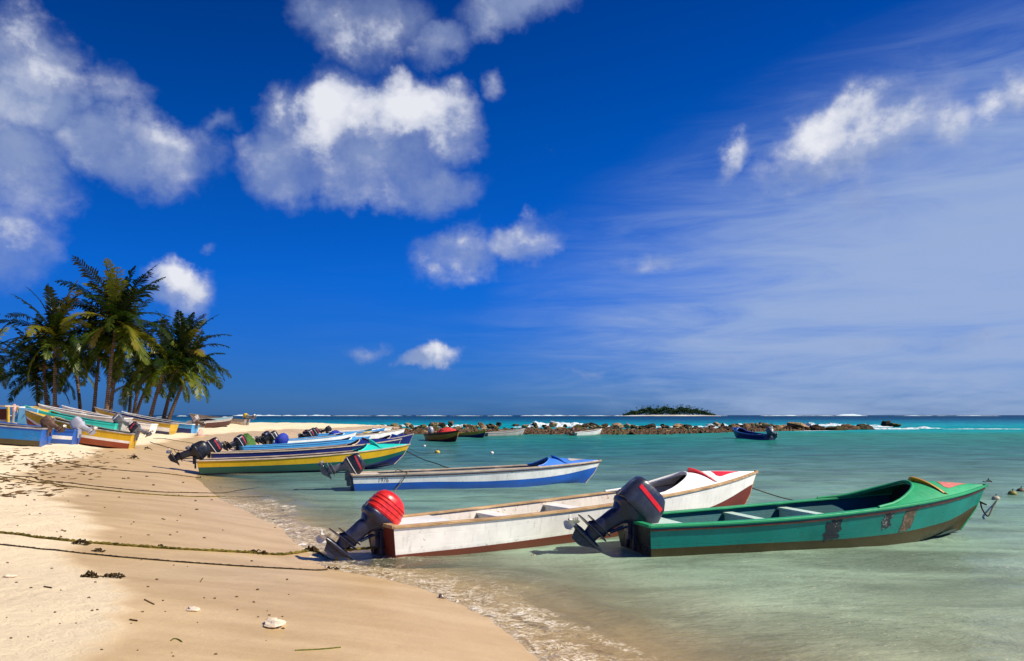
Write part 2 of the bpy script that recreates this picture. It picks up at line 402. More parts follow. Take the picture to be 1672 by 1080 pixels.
def water_mat():
    m, t = new_mat('sea_water')
    pos = t.node('ShaderNodeNewGeometry').outputs['Position']
    sp = t.node('ShaderNodeSeparateXYZ', {0: pos})
    off = t.node('ShaderNodeAttribute', attribute_name='off').outputs['Fac']
    foam = t.node('ShaderNodeAttribute', attribute_name='foam').outputs['Fac']
    churn = t.node('ShaderNodeAttribute', attribute_name='churn').outputs['Fac']
    ly = t.math('LOGARITHM', t.math('MAXIMUM', sp.outputs[1], 1.0), 10.0)
    sl_ = t.noise(t.scale3(pos, (0.05, 0.22, 0.1)), 1.0, 5, 0.62)
    ly = t.math('ADD', ly, t.math('MULTIPLY', t.math('SUBTRACT', sl_, 0.5), 0.16))
    # depth and bottom colour zones from the beach outwards
    u = t.ss(ly, 0.6, 3.4, smooth=False)
    def P(d): return (math.log10(d) - 0.6) / 2.8
    body = t.ramp(u, [(P(6), (0.33, 0.37, 0.24)), (P(9), (0.26, 0.355, 0.25)), (P(15), (0.175, 0.31, 0.24)), (P(24), (0.095, 0.20, 0.165)), (P(34), (0.035, 0.145, 0.13)),
                      (P(48), (0.014, 0.165, 0.135)), (P(72), (0.018, 0.21, 0.165)), (P(84), (0.0, 0.29, 0.31)), (P(140), (0.0, 0.26, 0.34)), (P(200), (0.0, 0.15, 0.26)), (P(330), (0.0, 0.065, 0.17)), (P(900), (0.0, 0.04, 0.12))])
    ux = t.math('DIVIDE', sp.outputs[0], t.math('MAXIMUM', sp.outputs[1], 1.0))
    left = t.math('MULTIPLY', t.ss(sp.outputs[0], -14, 4, 1, 0), t.math('MULTIPLY', t.ss(sp.outputs[1], 12, 22), t.ss(sp.outputs[1], 62, 80, 1, 0)))
    body = t.mix(t.math('MULTIPLY', left, 0.7), body, (0.07, 0.15, 0.165))
    # drifting light and dark patches of the shallows
    pt = t.noise(t.scale3(pos, (0.35, 0.8, 1)), 1.0, 6, 0.62, 0.8)
    bv = t.ss(pt, 0.28, 0.72, 0.62, 1.40)
    body = t.mix(1.0, body, t.node('ShaderNodeCombineColor', {0: bv, 1: bv, 2: bv}).outputs[0], 'MULTIPLY')
    # stirred-up sand near the break
    body = t.mix(t.math('MULTIPLY', churn, t.ss(pt, 0.3, 0.7, .4, 1.0)), body, (0.52, 0.355, 0.19))
    # waves
    h1 = t.noise(t.scale3(pos, (0.8, 1.7, 1)), 0.9, 5, 0.6, 0.6)
    h2 = t.noise(t.scale3(pos, (1, 2.1, 1)), 4.2, 5, 0.6, 0.8)
    h3 = t.noise(t.scale3(pos, (1, 2.0, 1)), 0.16, 5, 0.65)
    hh = t.math('ADD', t.math('ADD', t.math('MULTIPLY', h1, 0.30), t.math('ADD', t.math('MULTIPLY', h2, 0.085), t.math('MULTIPLY', t.noise(t.scale3(pos, (1, 1.8, 1)), 15.0, 4, 0.6, 0.6), t.ss(sp.outputs[1], 8, 30, 0.022, 0.0)))), t.math('MULTIPLY', h3, t.ss(sp.outputs[1], 20, 120, 0.0, 3.0)))
    bmp = t.node('ShaderNodeBump', {'Strength': 0.9, 'Distance': 0.32, 'Height': hh})
    nrm = bmp.outputs[0]
    # foam mask
    fn = t.noise(pos, 7.0, 7, 0.7, 1.2); fn2 = t.noise(pos, 2.0, 5, 0.65, 1.5)
    fnf = t.noise(t.scale3(pos, (0.08, 0.35, 0.3)), 1.0, 6, 0.7)
    near = t.ss(sp.outputs[1], 25, 60, 1, 0)
    lc = t.noise(pos, 6.0, 3, 0.6, 2.2)
    lace = t.math('SUBTRACT', 1.0, t.math('MULTIPLY', t.math('ABSOLUTE', t.math('SUBTRACT', lc, 0.5)), 7.0), clamp=True)
    fmn = t.math('ADD', t.math('ADD', t.math('MULTIPLY', fn, 0.50), t.math('MULTIPLY', fn2, 0.28)), t.math('MULTIPLY', lace, 0.20))
    fsel = t.mix(near, t.node('ShaderNodeCombineColor', {0: fnf, 1: fnf, 2: fnf}).outputs[0], t.node('ShaderNodeCombineColor', {0: fmn, 1: fmn, 2: fmn}).outputs[0])
    fv = t.math('ADD', foam, fsel)
    fm = t.ss(fv, 0.80, 1.02)
    # sparse sun glints, painted on the water as white specks
    glint = t.noise(t.scale3(pos, (1, 1.6, 1)), 26.0, 2, 0.5); spm = t.noise(pos, 0.5, 3, 0.6)
    glint = t.math('MULTIPLY', t.ss(glint, 0.69, 0.72), t.ss(spm, 0.46, 0.58))
    glint = t.math('MULTIPLY', glint, t.ss(sp.outputs[1], 18, 34, 0.8, 0))
    cap = t.noise(t.scale3(pos, (0.10, 0.42, 1)), 1.0, 5, 0.7)
    cap = t.math('MULTIPLY', t.ss(cap, 0.70, 0.76), t.math('MULTIPLY', t.ss(sp.outputs[1], 90, 130), t.ss(sp.outputs[1], 900, 1500, 1, 0)))
    fm = t.math('MAXIMUM', fm, t.math('MAXIMUM', glint, t.math('MULTIPLY', cap, 0.8)))
    diff = t.node('ShaderNodeBsdfDiffuse', {'Color': body, 'Normal': nrm})
    tr = t.node('ShaderNodeBsdfTransparent', {'Color': (0.93, 0.95, 0.90, 1)})
    opac = t.ss(t.math('ADD', off, t.math('MULTIPLY', t.math('SUBTRACT', fn2, 0.5), 0.8)), -0.1, 2.6, 0.10, 0.93)
    inner = t.node('ShaderNodeMixShader', {0: opac, 1: tr.outputs[0], 2: diff.outputs[0]})
    gl = t.node('ShaderNodeBsdfGlossy', {'Color': (1, 1, 1, 1), 'Roughness': t.ss(sp.outputs[1], 10, 200, 0.06, 0.35), 'Normal': nrm})
    fr = t.node('ShaderNodeFresnel', {'IOR': 1.33, 'Normal': nrm})
    frk = t.math('MULTIPLY', fr.outputs[0], t.ss(sp.outputs[1], 30, 110, 0.42, 0.12), clamp=True)
    ws = t.node('ShaderNodeMixShader', {0: frk, 1: inner.outputs[0], 2: gl.outputs[0]})
    fo = t.node('ShaderNodeBsdfDiffuse', {'Color': t.mix(t.ss(fv, 0.85, 1.15), (0.72, 0.60, 0.42), (0.88, 0.87, 0.83)), 'Normal': nrm})
    fo2 = t.node('ShaderNodeBsdfDiffuse', {'Color': (0.88, 0.90, 0.92, 1), 'Normal': nrm})
    fox = t.node('ShaderNodeMixShader', {0: near, 1: fo2.outputs[0], 2: fo.outputs[0]})
    out = t.node('ShaderNodeMixShader', {0: fm, 1: ws.outputs[0], 2: fox.outputs[0]})
    finish(t, out.outputs[0]); return m

# ------------------------------------------------------------------ ground sheet
def axis(c, k, lo, hi, n):
    a = math.asinh((lo - c) / k); b = math.asinh((hi - c) / k)
    return c + k * np.sinh(np.linspace(a, b, n))
gx, gy = axis(-2.5, 3.0, -500, 900, 640), axis(8.0, 3.5, -80, 900, 620)
GX, GY = np.meshgrid(gx, gy)
gs = shore_dist(GX, GY)
GZ = height(GX, GY, gs)
wetv = smooth(GZ, 0.40, 0.20) if False else 1 - smooth(gs, 2.2, 3.6)
_gw = gs + fbm(GX, GY, 0.22, 3, 31) * 1.1 + fbm(GX, GY * 3, 0.9, 3, 35) * 0.35
WET_IN = 2.35 + 0.75 * smooth(GY, 6, 11)
wetv = 1 - smooth(_gw / WET_IN, 0.72, 1.28)
sand = np_mesh('beach', GX, GY, GZ, sand_mat(), {'shore': gs, 'wet': wetv})
tag(sand, 'pale coral sand beach, wet and darker towards the water', 'beach', kind='structure')

# ------------------------------------------------------------------ sea
wx, wy = axis(2.0, 4.0, -14000, 14000, 820), axis(8.0, 3.0, -60, 20000, 900)
WX, WY = np.meshgrid(wx, wy)
ws_ = shore_dist(WX, WY) + fbm(WX, WY, 0.9, 3, 41) * 0.35 * (1 - smooth(WY, 20, 40))
off = -ws_
amp = smooth(off, 0.0, 8.0)
WZ = amp * 0.022 * np.sin(0.9 * WX * 0.5 + 1.9 * WY + 3 * fbm(WX, WY, 0.3, 2, 5)) * (1 - smooth(WY, 40, 90))
WZ = WZ + amp * 0.035 * fbm(WX, WY, 1.1, 3, 11) * (1 - smooth(WY, 50, 90))
outer = smooth(WY - 0.02 * np.abs(WX), 86, 130)
WZ = WZ + outer * (1 - smooth(WY, 1500, 3000)) * 0.28 * fbm(WX * 0.45, WY, 0.12, 4, 13)
foam = np.zeros_like(WX); churn = np.zeros_like(WX)
nearm = 1 - smooth(WY, 15, 22)
# two small lines of wash rolling on to the sand
def ridge(c, wdt, hgt, fo, seed, mod=0.5):
    global WZ, foam
    k = off - c - fbm(WX, WY, 0.55, 3, seed) * 0.5
    r = np.exp(-(k / wdt) ** 2) * np.clip(0.55 + fbm(WX, WY, 0.8, 3, seed + 5) * 1.3 * mod, 0, 1) * nearm
    WZ = WZ + hgt * r
    foam = np.maximum(foam, fo * np.exp(-((k + wdt * 0.2) / (wdt * 1.4)) ** 2) * np.clip(0.6 + fbm(WX, WY, 0.6, 3, seed + 9), 0, 1) * nearm)
ridge(0.06, 0.08, 0.030, 0.62, 50)
ridge(0.55, 0.16, 0.045, 0.42, 60, 1.0)
ridge(1.25, 0.22, 0.04, 0.28, 70, 1.2)
foam = np.maximum(foam, 0.36 * np.exp(-(off / 1.0) ** 2) * nearm)
foam = np.maximum(foam, 0.16 * smooth(-off, -3.0, -0.5) * nearm)
churn = np.clip(1.15 - np.maximum(off, 0) / (0.9 + 1.3 * (1 - smooth(WY, 4.5, 9))), 0, 1) * nearm
churn = np.maximum(churn, 0.35 * (1 - smooth(off, 0.5, 3.0)) * nearm)
# broken water against the reef and the surf lines beyond it
reefY = 79 + 3 * fbm(WX, WY * 0, 0.05, 2, 77)
foam = np.maximum(foam, 0.45 * np.exp(-((WY - reefY - 9) / 5.0) ** 2) * (np.abs(WX - 14) < 42) * np.clip(0.75 + fbm(WX, WY, 0.10, 3, 80) * 1.2, 0, 1.2))
inland = ws_ > 0
WZ = np.where(inland, np.minimum(WZ, 0.004) - 0.02 * np.minimum(ws_, 20), WZ) + 0.012 * (1 - smooth(off, -0.5, 0.5)) * nearm * 0
water = np_mesh('sea', WX, WY, WZ, water_mat(), {'off': off, 'foam': foam, 'churn': churn})
tag(water, 'sea, grey-green by the sand, turquoise over the reef and deep blue far out', 'sea', kind='structure')

# ------------------------------------------------------------------ boats
def lerp(a, b, t): return a + (b - a) * t
def sstep(x, a, b):
    t = min(max((x - a) / (b - a), 0), 1); return t * t * (3 - 2 * t)
class Hull:
    """shape functions of one open boat: t runs 0 at the transom to 1 at the stem, v from chine to sheer"""
    def __init__(s, L=6.0, B=1.25, H=0.5, Hb=0.9, rake=0.45, tb=0.80, flare=0.72, sheer=2.3, chz=0.045, full=2.3, kick=0.0):
        s.L, s.B, s.Hs, s.Hb, s.rk, s.tb, s.fl, s.sp, s.cz0, s.full, s.kick = L, B, H, Hb, rake, tb, flare, sheer, chz, full, kick
    def b(s, t):
        if t < .42: v = s.tb + (1 - s.tb) * math.sin(math.pi / 2 * t / .42)
        else: v = 1 - ((t - .42) / .58) ** s.full
        return max(s.B / 2 * v, 0.012)
    def z(s, t): return s.Hs + (s.Hb - s.Hs) * t ** s.sp + s.kick * sstep(t, .8, 1)
    def kz(s, t): return 0.17 * s.Hb * max((t - .84) / .16, 0) ** 1.8
    def x(s, t, v): return t * (s.L - s.rk) + s.rk * ((.60 + .40 * v) if v >= 0 else 0) * sstep(t, .45, 1.0) - 0.07 * max(v, 0) * (1 - sstep(t, 0, .1))
    def side(s, t, v, ins=0.0):
        b = s.b(t); cb = b * (s.fl - 0.16 * t ** 4) * (1 - .25 * sstep(t, .8, 1)); z1 = s.z(t)
        k = s.kz(t); cz = k + s.cz0 + 0.42 * (z1 - k) * sstep(t, .60, 1.05) ** 1.6
        y = cb + (b - cb) * (v ** .8); zz = cz + (z1 - cz) * v
        return (s.x(t, v * .8 + .2 * (1 if v > .999 else v)), max(y - ins, 0.0), zz)
    def keel(s, t): return (s.x(t, -1) + .0, 0.0, s.kz(t))
def mir(p): return (p[0], -p[1], p[2])

def make_boat(name, label, pos, bands, bottom, inside, rail, hull=None, deck=None, deck_mat=None, trim=None, splash=None, panel=None,
              thwarts=(), thwart_mat=None, stern_deck=None, transom_mat=None, floor_mat=None, group=None, cat='boat', nt=40, rail_h=0.035, rail_w=0.075,
              stripe=None, opening=0.16, camber=0.20, splash_h=0.05, ribs=0, far_side=None, detail=True):
    (X, Y, Z, yaw, pitch, roll) = pos
    root = empty(name, (X, Y, Z)); root.rotation_euler = (0, 0, 0)
    root.matrix_world = Matrix.Translation((X, Y, Z)) @ Matrix.Rotation(yaw, 4, 'Z') @ Matrix.Rotation(-pitch, 4, 'Y') @ Matrix.Rotation(roll, 4, 'X')
    tag(root, label, cat, group)
    h = hull; th = 0.03
    ts = [i / nt for i in range(nt + 1)]
    # hull shell: keel, bottom, painted side bands, then over the top and down inside
    mb = MB(); mats = [bottom] + [b[1] for b in bands] + [inside]; mi_in = len(mats) - 1
    rows = []; mrow = []
    def row(fn, mi): rows.append([fn(t) for t in ts]); mrow.append(mi)
    def cut(b, t): return b(t) if callable(b) else b
    row(lambda t: h.keel(t), 0)
    row(lambda t: tuple(lerp(a, b, .5) - (0.012 if k == 2 else 0) * 1 for k, (a, b) in enumerate(zip(h.keel(t), h.side(t, 0)))), 0)
    lows = [b[0] for b in bands]                      # fraction where each band starts (from the top band down)
    seq = []                                          # (v function, material) from chine upward
    prev = lambda t: 0.0
    order = list(reversed(list(enumerate(bands))))
    row(lambda t: h.side(t, 0), 0)
    first = True
    for i, (lo, m_) in order:
        lof = (lambda t, lo=lo: cut(lo, t))
        if first:
            for k in (.5, 1.0): row(lambda t, k=k, lof=lof: h.side(t, max(lof(t), 0.001) * k), i + 1 if k == 1 else 0)
            first = False
        hi = (lambda t: 1.0) if i == 0 else (lambda t, j=i: cut(bands[j - 1][0], t))
        for k in (.34, .67, 1.0):
            row(lambda t, k=k, lof=lof, hi=hi: h.side(t, lerp(lof(t), hi(t), k)), (i + 1) if k < 1 else (i if i > 0 else mi_in))
    row(lambda t: h.side(t, 1.0, th), mi_in)
    fz = 0.10
    for k in (.66, .33, 0.0):
        row(lambda t, k=k: (lambda p: (p[0], p[1], max(p[2], h.kz(t) + fz)))(h.side(t, k, th)), mi_in)
    mr = mrow[:-1]
    mb.grid(rows, mrow=mr, flip=True)
    k0 = [[mir(p) for p in r] for r in rows]; mb.grid(k0, mrow=mr)
    hullo = mb.build('hull', mats, root, angle=50)
    # floor boards
    fm = MB(); fl = [[(lambda p, u=u: (p[0], p[1] * u, h.kz(t) + fz + .005))(h.side(t, 0, th)) for u in (-1, -.5, 0, .5, 1)] for t in ts if t < .93]
    fm.grid(fl, flip=False); fm.build('floor_boards', floor_mat or inside, root)
    # transom
    tm = MB(); prof = [h.keel(0)] + [h.side(0, v) for v in (0, .33, .66, 1)]
    ring = [prof[0]] + [(p[0], p[1] - .004, p[2]) for p in prof[1:]] + [(p[0], -p[1] + .004, p[2]) for p in reversed(prof[1:])]
    n = len(ring); out = [(p[0] - .006, p[1], p[2]) for p in ring]; inn = [(p[0] + .05, p[1], p[2]) for p in ring]
    tm.add(out + inn, [tuple(range(n))[::-1], tuple(range(n, 2 * n))] + [(i, (i + 1) % n, n + (i + 1) % n, n + i) for i in range(n)])
    tm.build('transom', transom_mat or bands[0][1], root, smooth_=False)
    # gunwale rail along both sides to the stem
    gm = MB()
    for sgn in (1, -1):
        rr = []
        for t in ts:
            p = h.side(t, 1.0); o_ = .018; i_ = rail_w - .018
            yo, yi = p[1] + o_, max(p[1] - i_, -.001)
            if t > .97: yi = max(p[1] - .03, 0.0)
            z = p[2] + .002
            rr.append([(p[0], sgn * yo, z - rail_h * .5), (p[0], sgn * yo, z + rail_h * .45), (p[0], sgn * (yo - .01), z + rail_h * .5), (p[0], sgn * yi, z + rail_h * .5), (p[0], sgn * yi, z - rail_h * .35)])
        k = len(gm.v); gm.grid(rr, closed=True, flip=(sgn > 0))
    tz = h.side(0, 1)
    gm.box((tz[0] + .02, 0, tz[2] + .004), (.085, 2 * h.b(0) + .02, rail_h + .006))
    tip = h.side(1, 1); gm.box((tip[0] + .005, 0, tip[2] + .006), (.05, .06, rail_h + .012))
    go = gm.build('gunwale', rail, root, bevel=.004 if detail else 0)
    # stem post
    sm = MB(); sm.tube([(h.keel(1)[0] + .004, 0, h.keel(1)[2])] + [(h.side(1, v)[0] + .004, 0, h.side(1, v)[2]) for v in (0, .2, .4, .6, .8, 1)], .014, 6); sm.build('stem_post', rail, root)
    if stripe: # under-rail rubbing strake
        st = MB()
        for sgn in (1, -1):
            st.grid([[(h.side(t, .90)[0], sgn * (h.side(t, .90)[1] + .014), h.side(t, .90)[2] + dz * .5) for dz in (-.022, .022)] + [(h.side(t, .90)[0], sgn * (h.side(t, .90)[1] - .01), h.side(t, .90)[2] + .011)] for t in ts], flip=(sgn > 0))
        st.build('rubbing_strake', stripe, root)
    def dpt(t, u, dz=0.0, cam_=camber):
        b = h.b(t) - .035; b = max(b, .004)
        fade = sstep(t, deck - .02, deck + opening * .8) * (1 - sstep(t, deck + opening, 1.02)) ** .75 if True else 1
        c = cam_ * fade * (1 - abs(u) ** 1.7)
        return (h.side(t, 1)[0], u * b, h.z(t) + .012 + c + dz)
    if deck:
        dm = MB(); us = [-1 + 2 * i / 24 for i in range(25)]
        def tst(u): return deck + opening * (1 - abs(u) ** 2.6) ** .75
        N = 18
        top = [[dpt(lerp(tst(u), .992, (i / N) ** 1.2), u) for u in us] for i in range(N + 1)]
        bot = [[(p[0], p[1], p[2] - .025) for p in r] for r in top]
        dm.grid(top, flip=False); dm.grid(bot, flip=True)
        dm.grid([bot[0], top[0]])
        dm.build('foredeck', deck_mat or bands[0][1], root, angle=60)
        # rim round the cuddy opening
        cm = MB(); edge = [dpt(tst(u), u, .012) for u in us]
        cm.tube(edge, .020, 8); cm.build('hatch_rim', trim or rail, root)
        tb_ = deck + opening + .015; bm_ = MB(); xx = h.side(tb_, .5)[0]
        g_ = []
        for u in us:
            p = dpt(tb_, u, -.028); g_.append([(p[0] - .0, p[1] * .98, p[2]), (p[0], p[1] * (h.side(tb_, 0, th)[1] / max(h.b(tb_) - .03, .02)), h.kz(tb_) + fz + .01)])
        bm_.grid(g_); bm_.grid([[(q[0] + .02, q[1], q[2]) for q in r_] for r_ in g_], flip=True); bm_.build('cuddy_shade_board', CUDDY_SHADE, root)  # added black board, paints the shade inside the cuddy opening
        if splash:
            sb = MB(); rows2 = []
            for u in [-.9 + 1.8 * i / 22 for i in range(23)]:
                tt = deck + opening + .012 + .045 * abs(u)
                p = dpt(tt, u, .0); hh = splash_h * (1 - abs(u) / .9) ** .9 + .018
                rows2.append([(p[0] + .03, p[1], p[2] - .005), (p[0] - .01, p[1], p[2] + hh), (p[0] + .015, p[1], p[2] + hh + .006), (p[0] + .075, p[1], p[2] - .005)])
            sb.grid(rows2, closed=True, flip=True); sb.build('splash_board', splash, root, angle=60)
        if panel:
            for sgn in (1, -1):
                pm = MB(); g = []
                for i in range(11):
                    a = i / 10; t = lerp(deck + opening + .075, .93, a)
                    u0, u1 = .16 + .10 * a, lerp(.72, .30, a ** 1.3) * (1 if a > .12 else .8 + 1.6 * a)
                    g.append([dpt(t, sgn * lerp(u0, u1, k / 5), .006) for k in range(6)])
                pm.grid(g, flip=(sgn < 0)); pm.build('deck_panel', panel, root)
    if stern_deck:
        t1 = stern_deck; sd = MB(); rr = []
        for i in range(7):
            t = lerp(.012, t1, i / 6); b = h.b(t) - .034
            rr.append([(h.side(t, 1)[0] + .03, b * u, h.z(t) - .012) for u in (-1, -.5, 0, .5, 1)])
        sd.grid(rr, flip=False); lo = [[(p[0], p[1], p[2] - .03) for p in r] for r in rr]; sd.grid(lo, flip=True); sd.grid([rr[-1], lo[-1]])
        sd.build('stern_deck', thwart_mat or inside, root)
    for (t, w_) in thwarts:
        wm = MB(); b = h.b(t) - .045; x0 = h.side(t, .8)[0]; zz = h.z(t) - .07
        wm.box((x0, 0, zz), (w_, 2 * b, .03)); wm.box((x0 - w_ * .42, 0, zz - .10), (.022, 2 * b * .92, .17))
        wm.build('thwart', thwart_mat or inside, root, bevel=.004 if detail else 0)
    if ribs:
        rb = MB()
        for i in range(ribs):
            t = .10 + (deck or .8) * .98 * i / ribs
            for sgn in (1, -1):
                rr = []
                for v in (0.02, .3, .6, .93):
                    p = h.side(t, v, th); rr.append([(p[0] - .018, sgn * p[1], p[2]), (p[0] - .018, sgn * (p[1] - .022), p[2]), (p[0] + .018, sgn * (p[1] - .022), p[2]), (p[0] + .018, sgn * p[1], p[2])])
                rb.grid(rr, closed=True, flip=(sgn > 0))
        rb.build('ribs', inside, root)
    return root, h

def catm(P, n=8):
    out = []; P = [Vector(p) for p in P]
    for i in range(len(P) - 1):
        a, b, c, d = P[max(i - 1, 0)], P[i], P[i + 1], P[min(i + 2, len(P) - 1)]
        for k in range(n):
            t = k / n; out.append(.5 * ((2 * b) + (c - a) * t + (2 * a - 5 * b + 4 * c - d) * t * t + (3 * b - a - 3 * c + d) * t ** 3))
    out.append(P[-1]); return out
def outboard(root, h, tilt=50, sc=1.0, style='round', cowl=None, body=None, stripe=None, prop=None, steer=0.0, lift=0.0, aft=0.0, y=0.0, handle=True, blades=3, band=None):
    """tilted-up outboard: the leg is the part, the cowling, propeller and so on are its sub-parts; the clamp stays on the transom"""
    tz = h.side(0, 1)
    piv = Vector((tz[0] - .02 - aft, y, tz[2] + .03 + lift))
    M = Matrix.Translation(piv) @ Matrix.Rotation(R(steer), 4, 'Z') @ Matrix.Rotation(R(tilt), 4, 'Y') @ Matrix.Scale(sc, 4)
    def mk(mb, name, mat, par, bevel=0.0, angle=35):
        mb.v = [tuple(M @ Vector((v[0] * 1.08 - (.02 if v[2] < -.05 else 0), v[1] * 1.18, v[2] if v[2] > -.1 else -.1 + (v[2] + .1) * .66))) for v in mb.v]
        return mb.build(name, mat, par, bevel=bevel, angle=angle)
    leg = MB()
    leg.loft([(.10, -.12, .20, .13, 3), (.02, -.13, .175, .12, 3), (-.04, -.15, .125, .095, 3), (-.10, -.17, .105, .075, 3), (-.30, -.20, .095, .062, 3.2), (-.40, -.215, .095, .055, 3), (-.47, -.23, .12, .05, 2.6), (-.50, -.235, .13, .045, 2.4), (-.56, -.24, .095, .035, 2.2), (-.66, -.24, .085, .028, 2), (-.72, -.24, .10, .035, 2)], 20)
    leg.loft([(-.420, -.24, .17, .085, 2.6), (-.432, -.24, .17, .085, 2.6)], 20)
    leg.loft([(-.535, -.28, .215, .105, 2.4), (-.550, -.28, .215, .105, 2.4)], 20)
    gc = []
    for i in range(11):
        a = i / 10; x = lerp(-.46, -.02, a); r = .058 * (1 - (max(a - .45, 0) / .56) ** 2.2) ** .6 * (0.75 + .25 * min(a / .2, 1))
        gc.append((x, -.725, max(r, .004), max(r, .004), 2))
    leg.loft([(x, z, r, r2, e) for (x, z, r, r2, e) in gc], 14, axis='x')
    leg.grid([[(-.40, .012, -.76), (-.30, .012, -.93), (-.36, .012, -.93)], [(-.10, .012, -.76), (-.24, .006, -.92), (-.28, .006, -.93)]], 0)
    leg.add([(-.42, -.008, -.75), (-.08, -.008, -.75), (-.27, -.004, -.93), (-.38, -.004, -.93), (-.42, .008, -.75), (-.08, .008, -.75), (-.27, .004, -.93), (-.38, .004, -.93)],
            [(0, 1, 2, 3), (7, 6, 5, 4), (0, 4, 5, 1), (1, 5, 6, 2), (2, 6, 7, 3), (3, 7, 4, 0)])
    lg = mk(leg, 'outboard_motor', body, root)
    cw = MB()
    if style == 'round':
        cw.loft([(.137, -.10, .228, .152, 2.8), (.150, -.10, .237, .160, 2.8), (.20, -.10, .235, .158, 2.7), (.30, -.105, .222, .150, 2.5), (.38, -.11, .195, .135, 2.4), (.435, -.115, .15, .105, 2.3), (.465, -.12, .08, .06, 2.2), (.472, -.12, .02, .015, 2)], 28)
    elif style == 'box':
        cw.loft([(.10, -.07, .255, .150, 4), (.12, -.07, .268, .160, 4.5), (.18, -.07, .266, .160, 4.5), (.34, -.085, .240, .150, 4.2), (.43, -.105, .205, .136, 3.8), (.455, -.11, .180, .118, 3.4), (.465, -.11, .10, .07, 3), (.467, -.11, .03, .02, 2)], 32)
    else:   # fabric-like tall cover
        cw.loft([(.06, -.10, .19, .13, 2.6), (.12, -.10, .235, .158, 2.6), (.26, -.10, .24, .16, 2.4), (.40, -.10, .20, .14, 2.2), (.50, -.11, .12, .09, 2), (.53, -.11, .02, .02, 2)], 20)
    cwo = mk(cw, 'cowling', cowl, lg)
    if style == 'round' and sc > .84 and cowl is REDCOWL:
        rg = MB()
        for (z, a_, b_) in ((.17, .238, .161), (.235, .234, .158), (.30, .2245, .1525), (.345, .210, .1435)):
            rg.loft([(z - .010, -.102, a_ - .004, b_ - .004, 2.7), (z - .003, -.102, a_ + .004, b_ + .004, 2.7), (z + .004, -.102, a_ + .003, b_ + .003, 2.7), (z + .011, -.103, a_ - .006, b_ - .006, 2.7)], 32, cap=False)
        mk(rg, 'cowling_ridges', cowl, lg)
    pan = MB(); pan.loft([(.0, -.10, .175, .125, 3), (.05, -.10, .225, .152, 3.4), (.094, -.09, .248, .164, 3.8)] + ([(.120, -.095, .250, .166, 3.2), (.136, -.10, .240, .162, 2.9)] if style == 'round' else []), 24); mk(pan, 'engine_pan', body, lg)
    if band:
        bn = MB(); bn.loft([(.13, -.07 if style == 'box' else -.10, .272 if style == 'box' else .239, .165 if style == 'box' else .162, 4.5 if style == 'box' else 2.75), (.15, -.07 if style == 'box' else -.10, .271 if style == 'box' else .239, .165 if style == 'box' else .162, 4.5 if style == 'box' else 2.75)], 32, cap=False); mk(bn, 'trim_band', band, lg)
    if stripe:
        for sgn in (1, -1):
            sp_ = MB()
            if style == 'box':
                P = [(.155, .300), (-.275, .335), (-.285, .385), (.135, .36)]
                def sy(x, z): 
                    k = (z - .18) / (.46 - .18); hb = lerp(.1605, .136, max(k, 0) ** 1.5); return hb * max(1 - abs((x + .085) / .25) ** 4.2, 0.02) ** (1 / 4.2) + .003
                g = []
                for i in range(9):
                    a = i / 8; x = lerp(.10, -.27, a); z0, z1 = lerp(.285, .325, a), lerp(.335, .375, a)
                    g.append([(x, sgn * sy(x, z), z) for z in (z0, (z0 + z1) / 2, z1)])
            else:
                g = []
                for i in range(9):
                    a = i / 8; x = lerp(.10, -.26, a)
                    g.append([(x, sgn * (lerp(.1575, .147, (z - .2) / .1) * max(1 - abs((x + .103) / .236) ** 2.7, .02) ** (1 / 2.7) + .004), z) for z in (.19, .24, .29)])
            sp_.grid(g, flip=(sgn > 0)); mk(sp_, 'cowling_stripe', stripe, lg)
    pr = MB(); pr.loft([(-.545, -.725, .02, .02, 2), (-.53, -.725, .034, .034, 2), (-.462, -.725, .042, .042, 2)], 12, axis='x')
    for k in range(blades):
        an = 2 * math.pi * k / blades + .5; rows = []
        for i in range(6):
            a = i / 5; r = lerp(.03, .155, a); wd = .062 * math.sin(math.pi * min(a * .8 + .18, 1)) + .012; tw = lerp(1.0, .45, a)
            for_ = []
            for q in (-1, 0, 1):
                dx = -q * wd * math.sin(tw) ; dt = q * wd * math.cos(tw)
                ca, sa = math.cos(an), math.sin(an)
                for_.append((-.495 + dx, r * ca - dt * sa, -.725 + r * sa + dt * ca))
            rows.append(for_)
        pr.grid(rows); pr.grid([[(p[0] - .006, p[1], p[2]) for p in r_] for r_ in rows], flip=True)
    mk(pr, 'propeller', prop, lg)
    if handle:
        hd = MB(); hd.tube([(.13, .05, .02), (.22, .05, .03), (.27, .05, .09), (.26, .05, .17), (.20, .05, .2)], .013, 8)
        hd.tube([(.13, -.05, .02), (.22, -.05, .03), (.27, -.05, .09), (.26, -.05, .17), (.20, -.05, .2)], .013, 8); mk(hd, 'carrying_handle', body, lg)
        rd = MB(); rd.tube([(-.02, .03, -.12), (-.12, .02, -.42)], .011, 6); rd.tube([(-.01, -.03, -.10), (-.10, -.02, -.38)], .013, 6); mk(rd, 'tilt_rod', body, lg)
        hs = MB(); hs.tube(catm([(.12, .02, .06), (.24, .03, .0), (.34, .08, -.06), (.50, .14, -.02), (.62, .22, -.10)]), .011, 6); mk(hs, 'fuel_hose', BLACKM, lg)
        lt = MB(); lt.box((-.352 if style == 'box' else -.340, 0, .14), (.02, .05, .07)); mk(lt, 'latch', GREYM, lg)
        lt = MB(); lt.box((.202 if style == 'box' else .14, 0, .13), (.02, .06, .05)); mk(lt, 'latch', GREYM, lg)
    br = MB(); T = Matrix.Translation(Vector((tz[0], y, tz[2])))
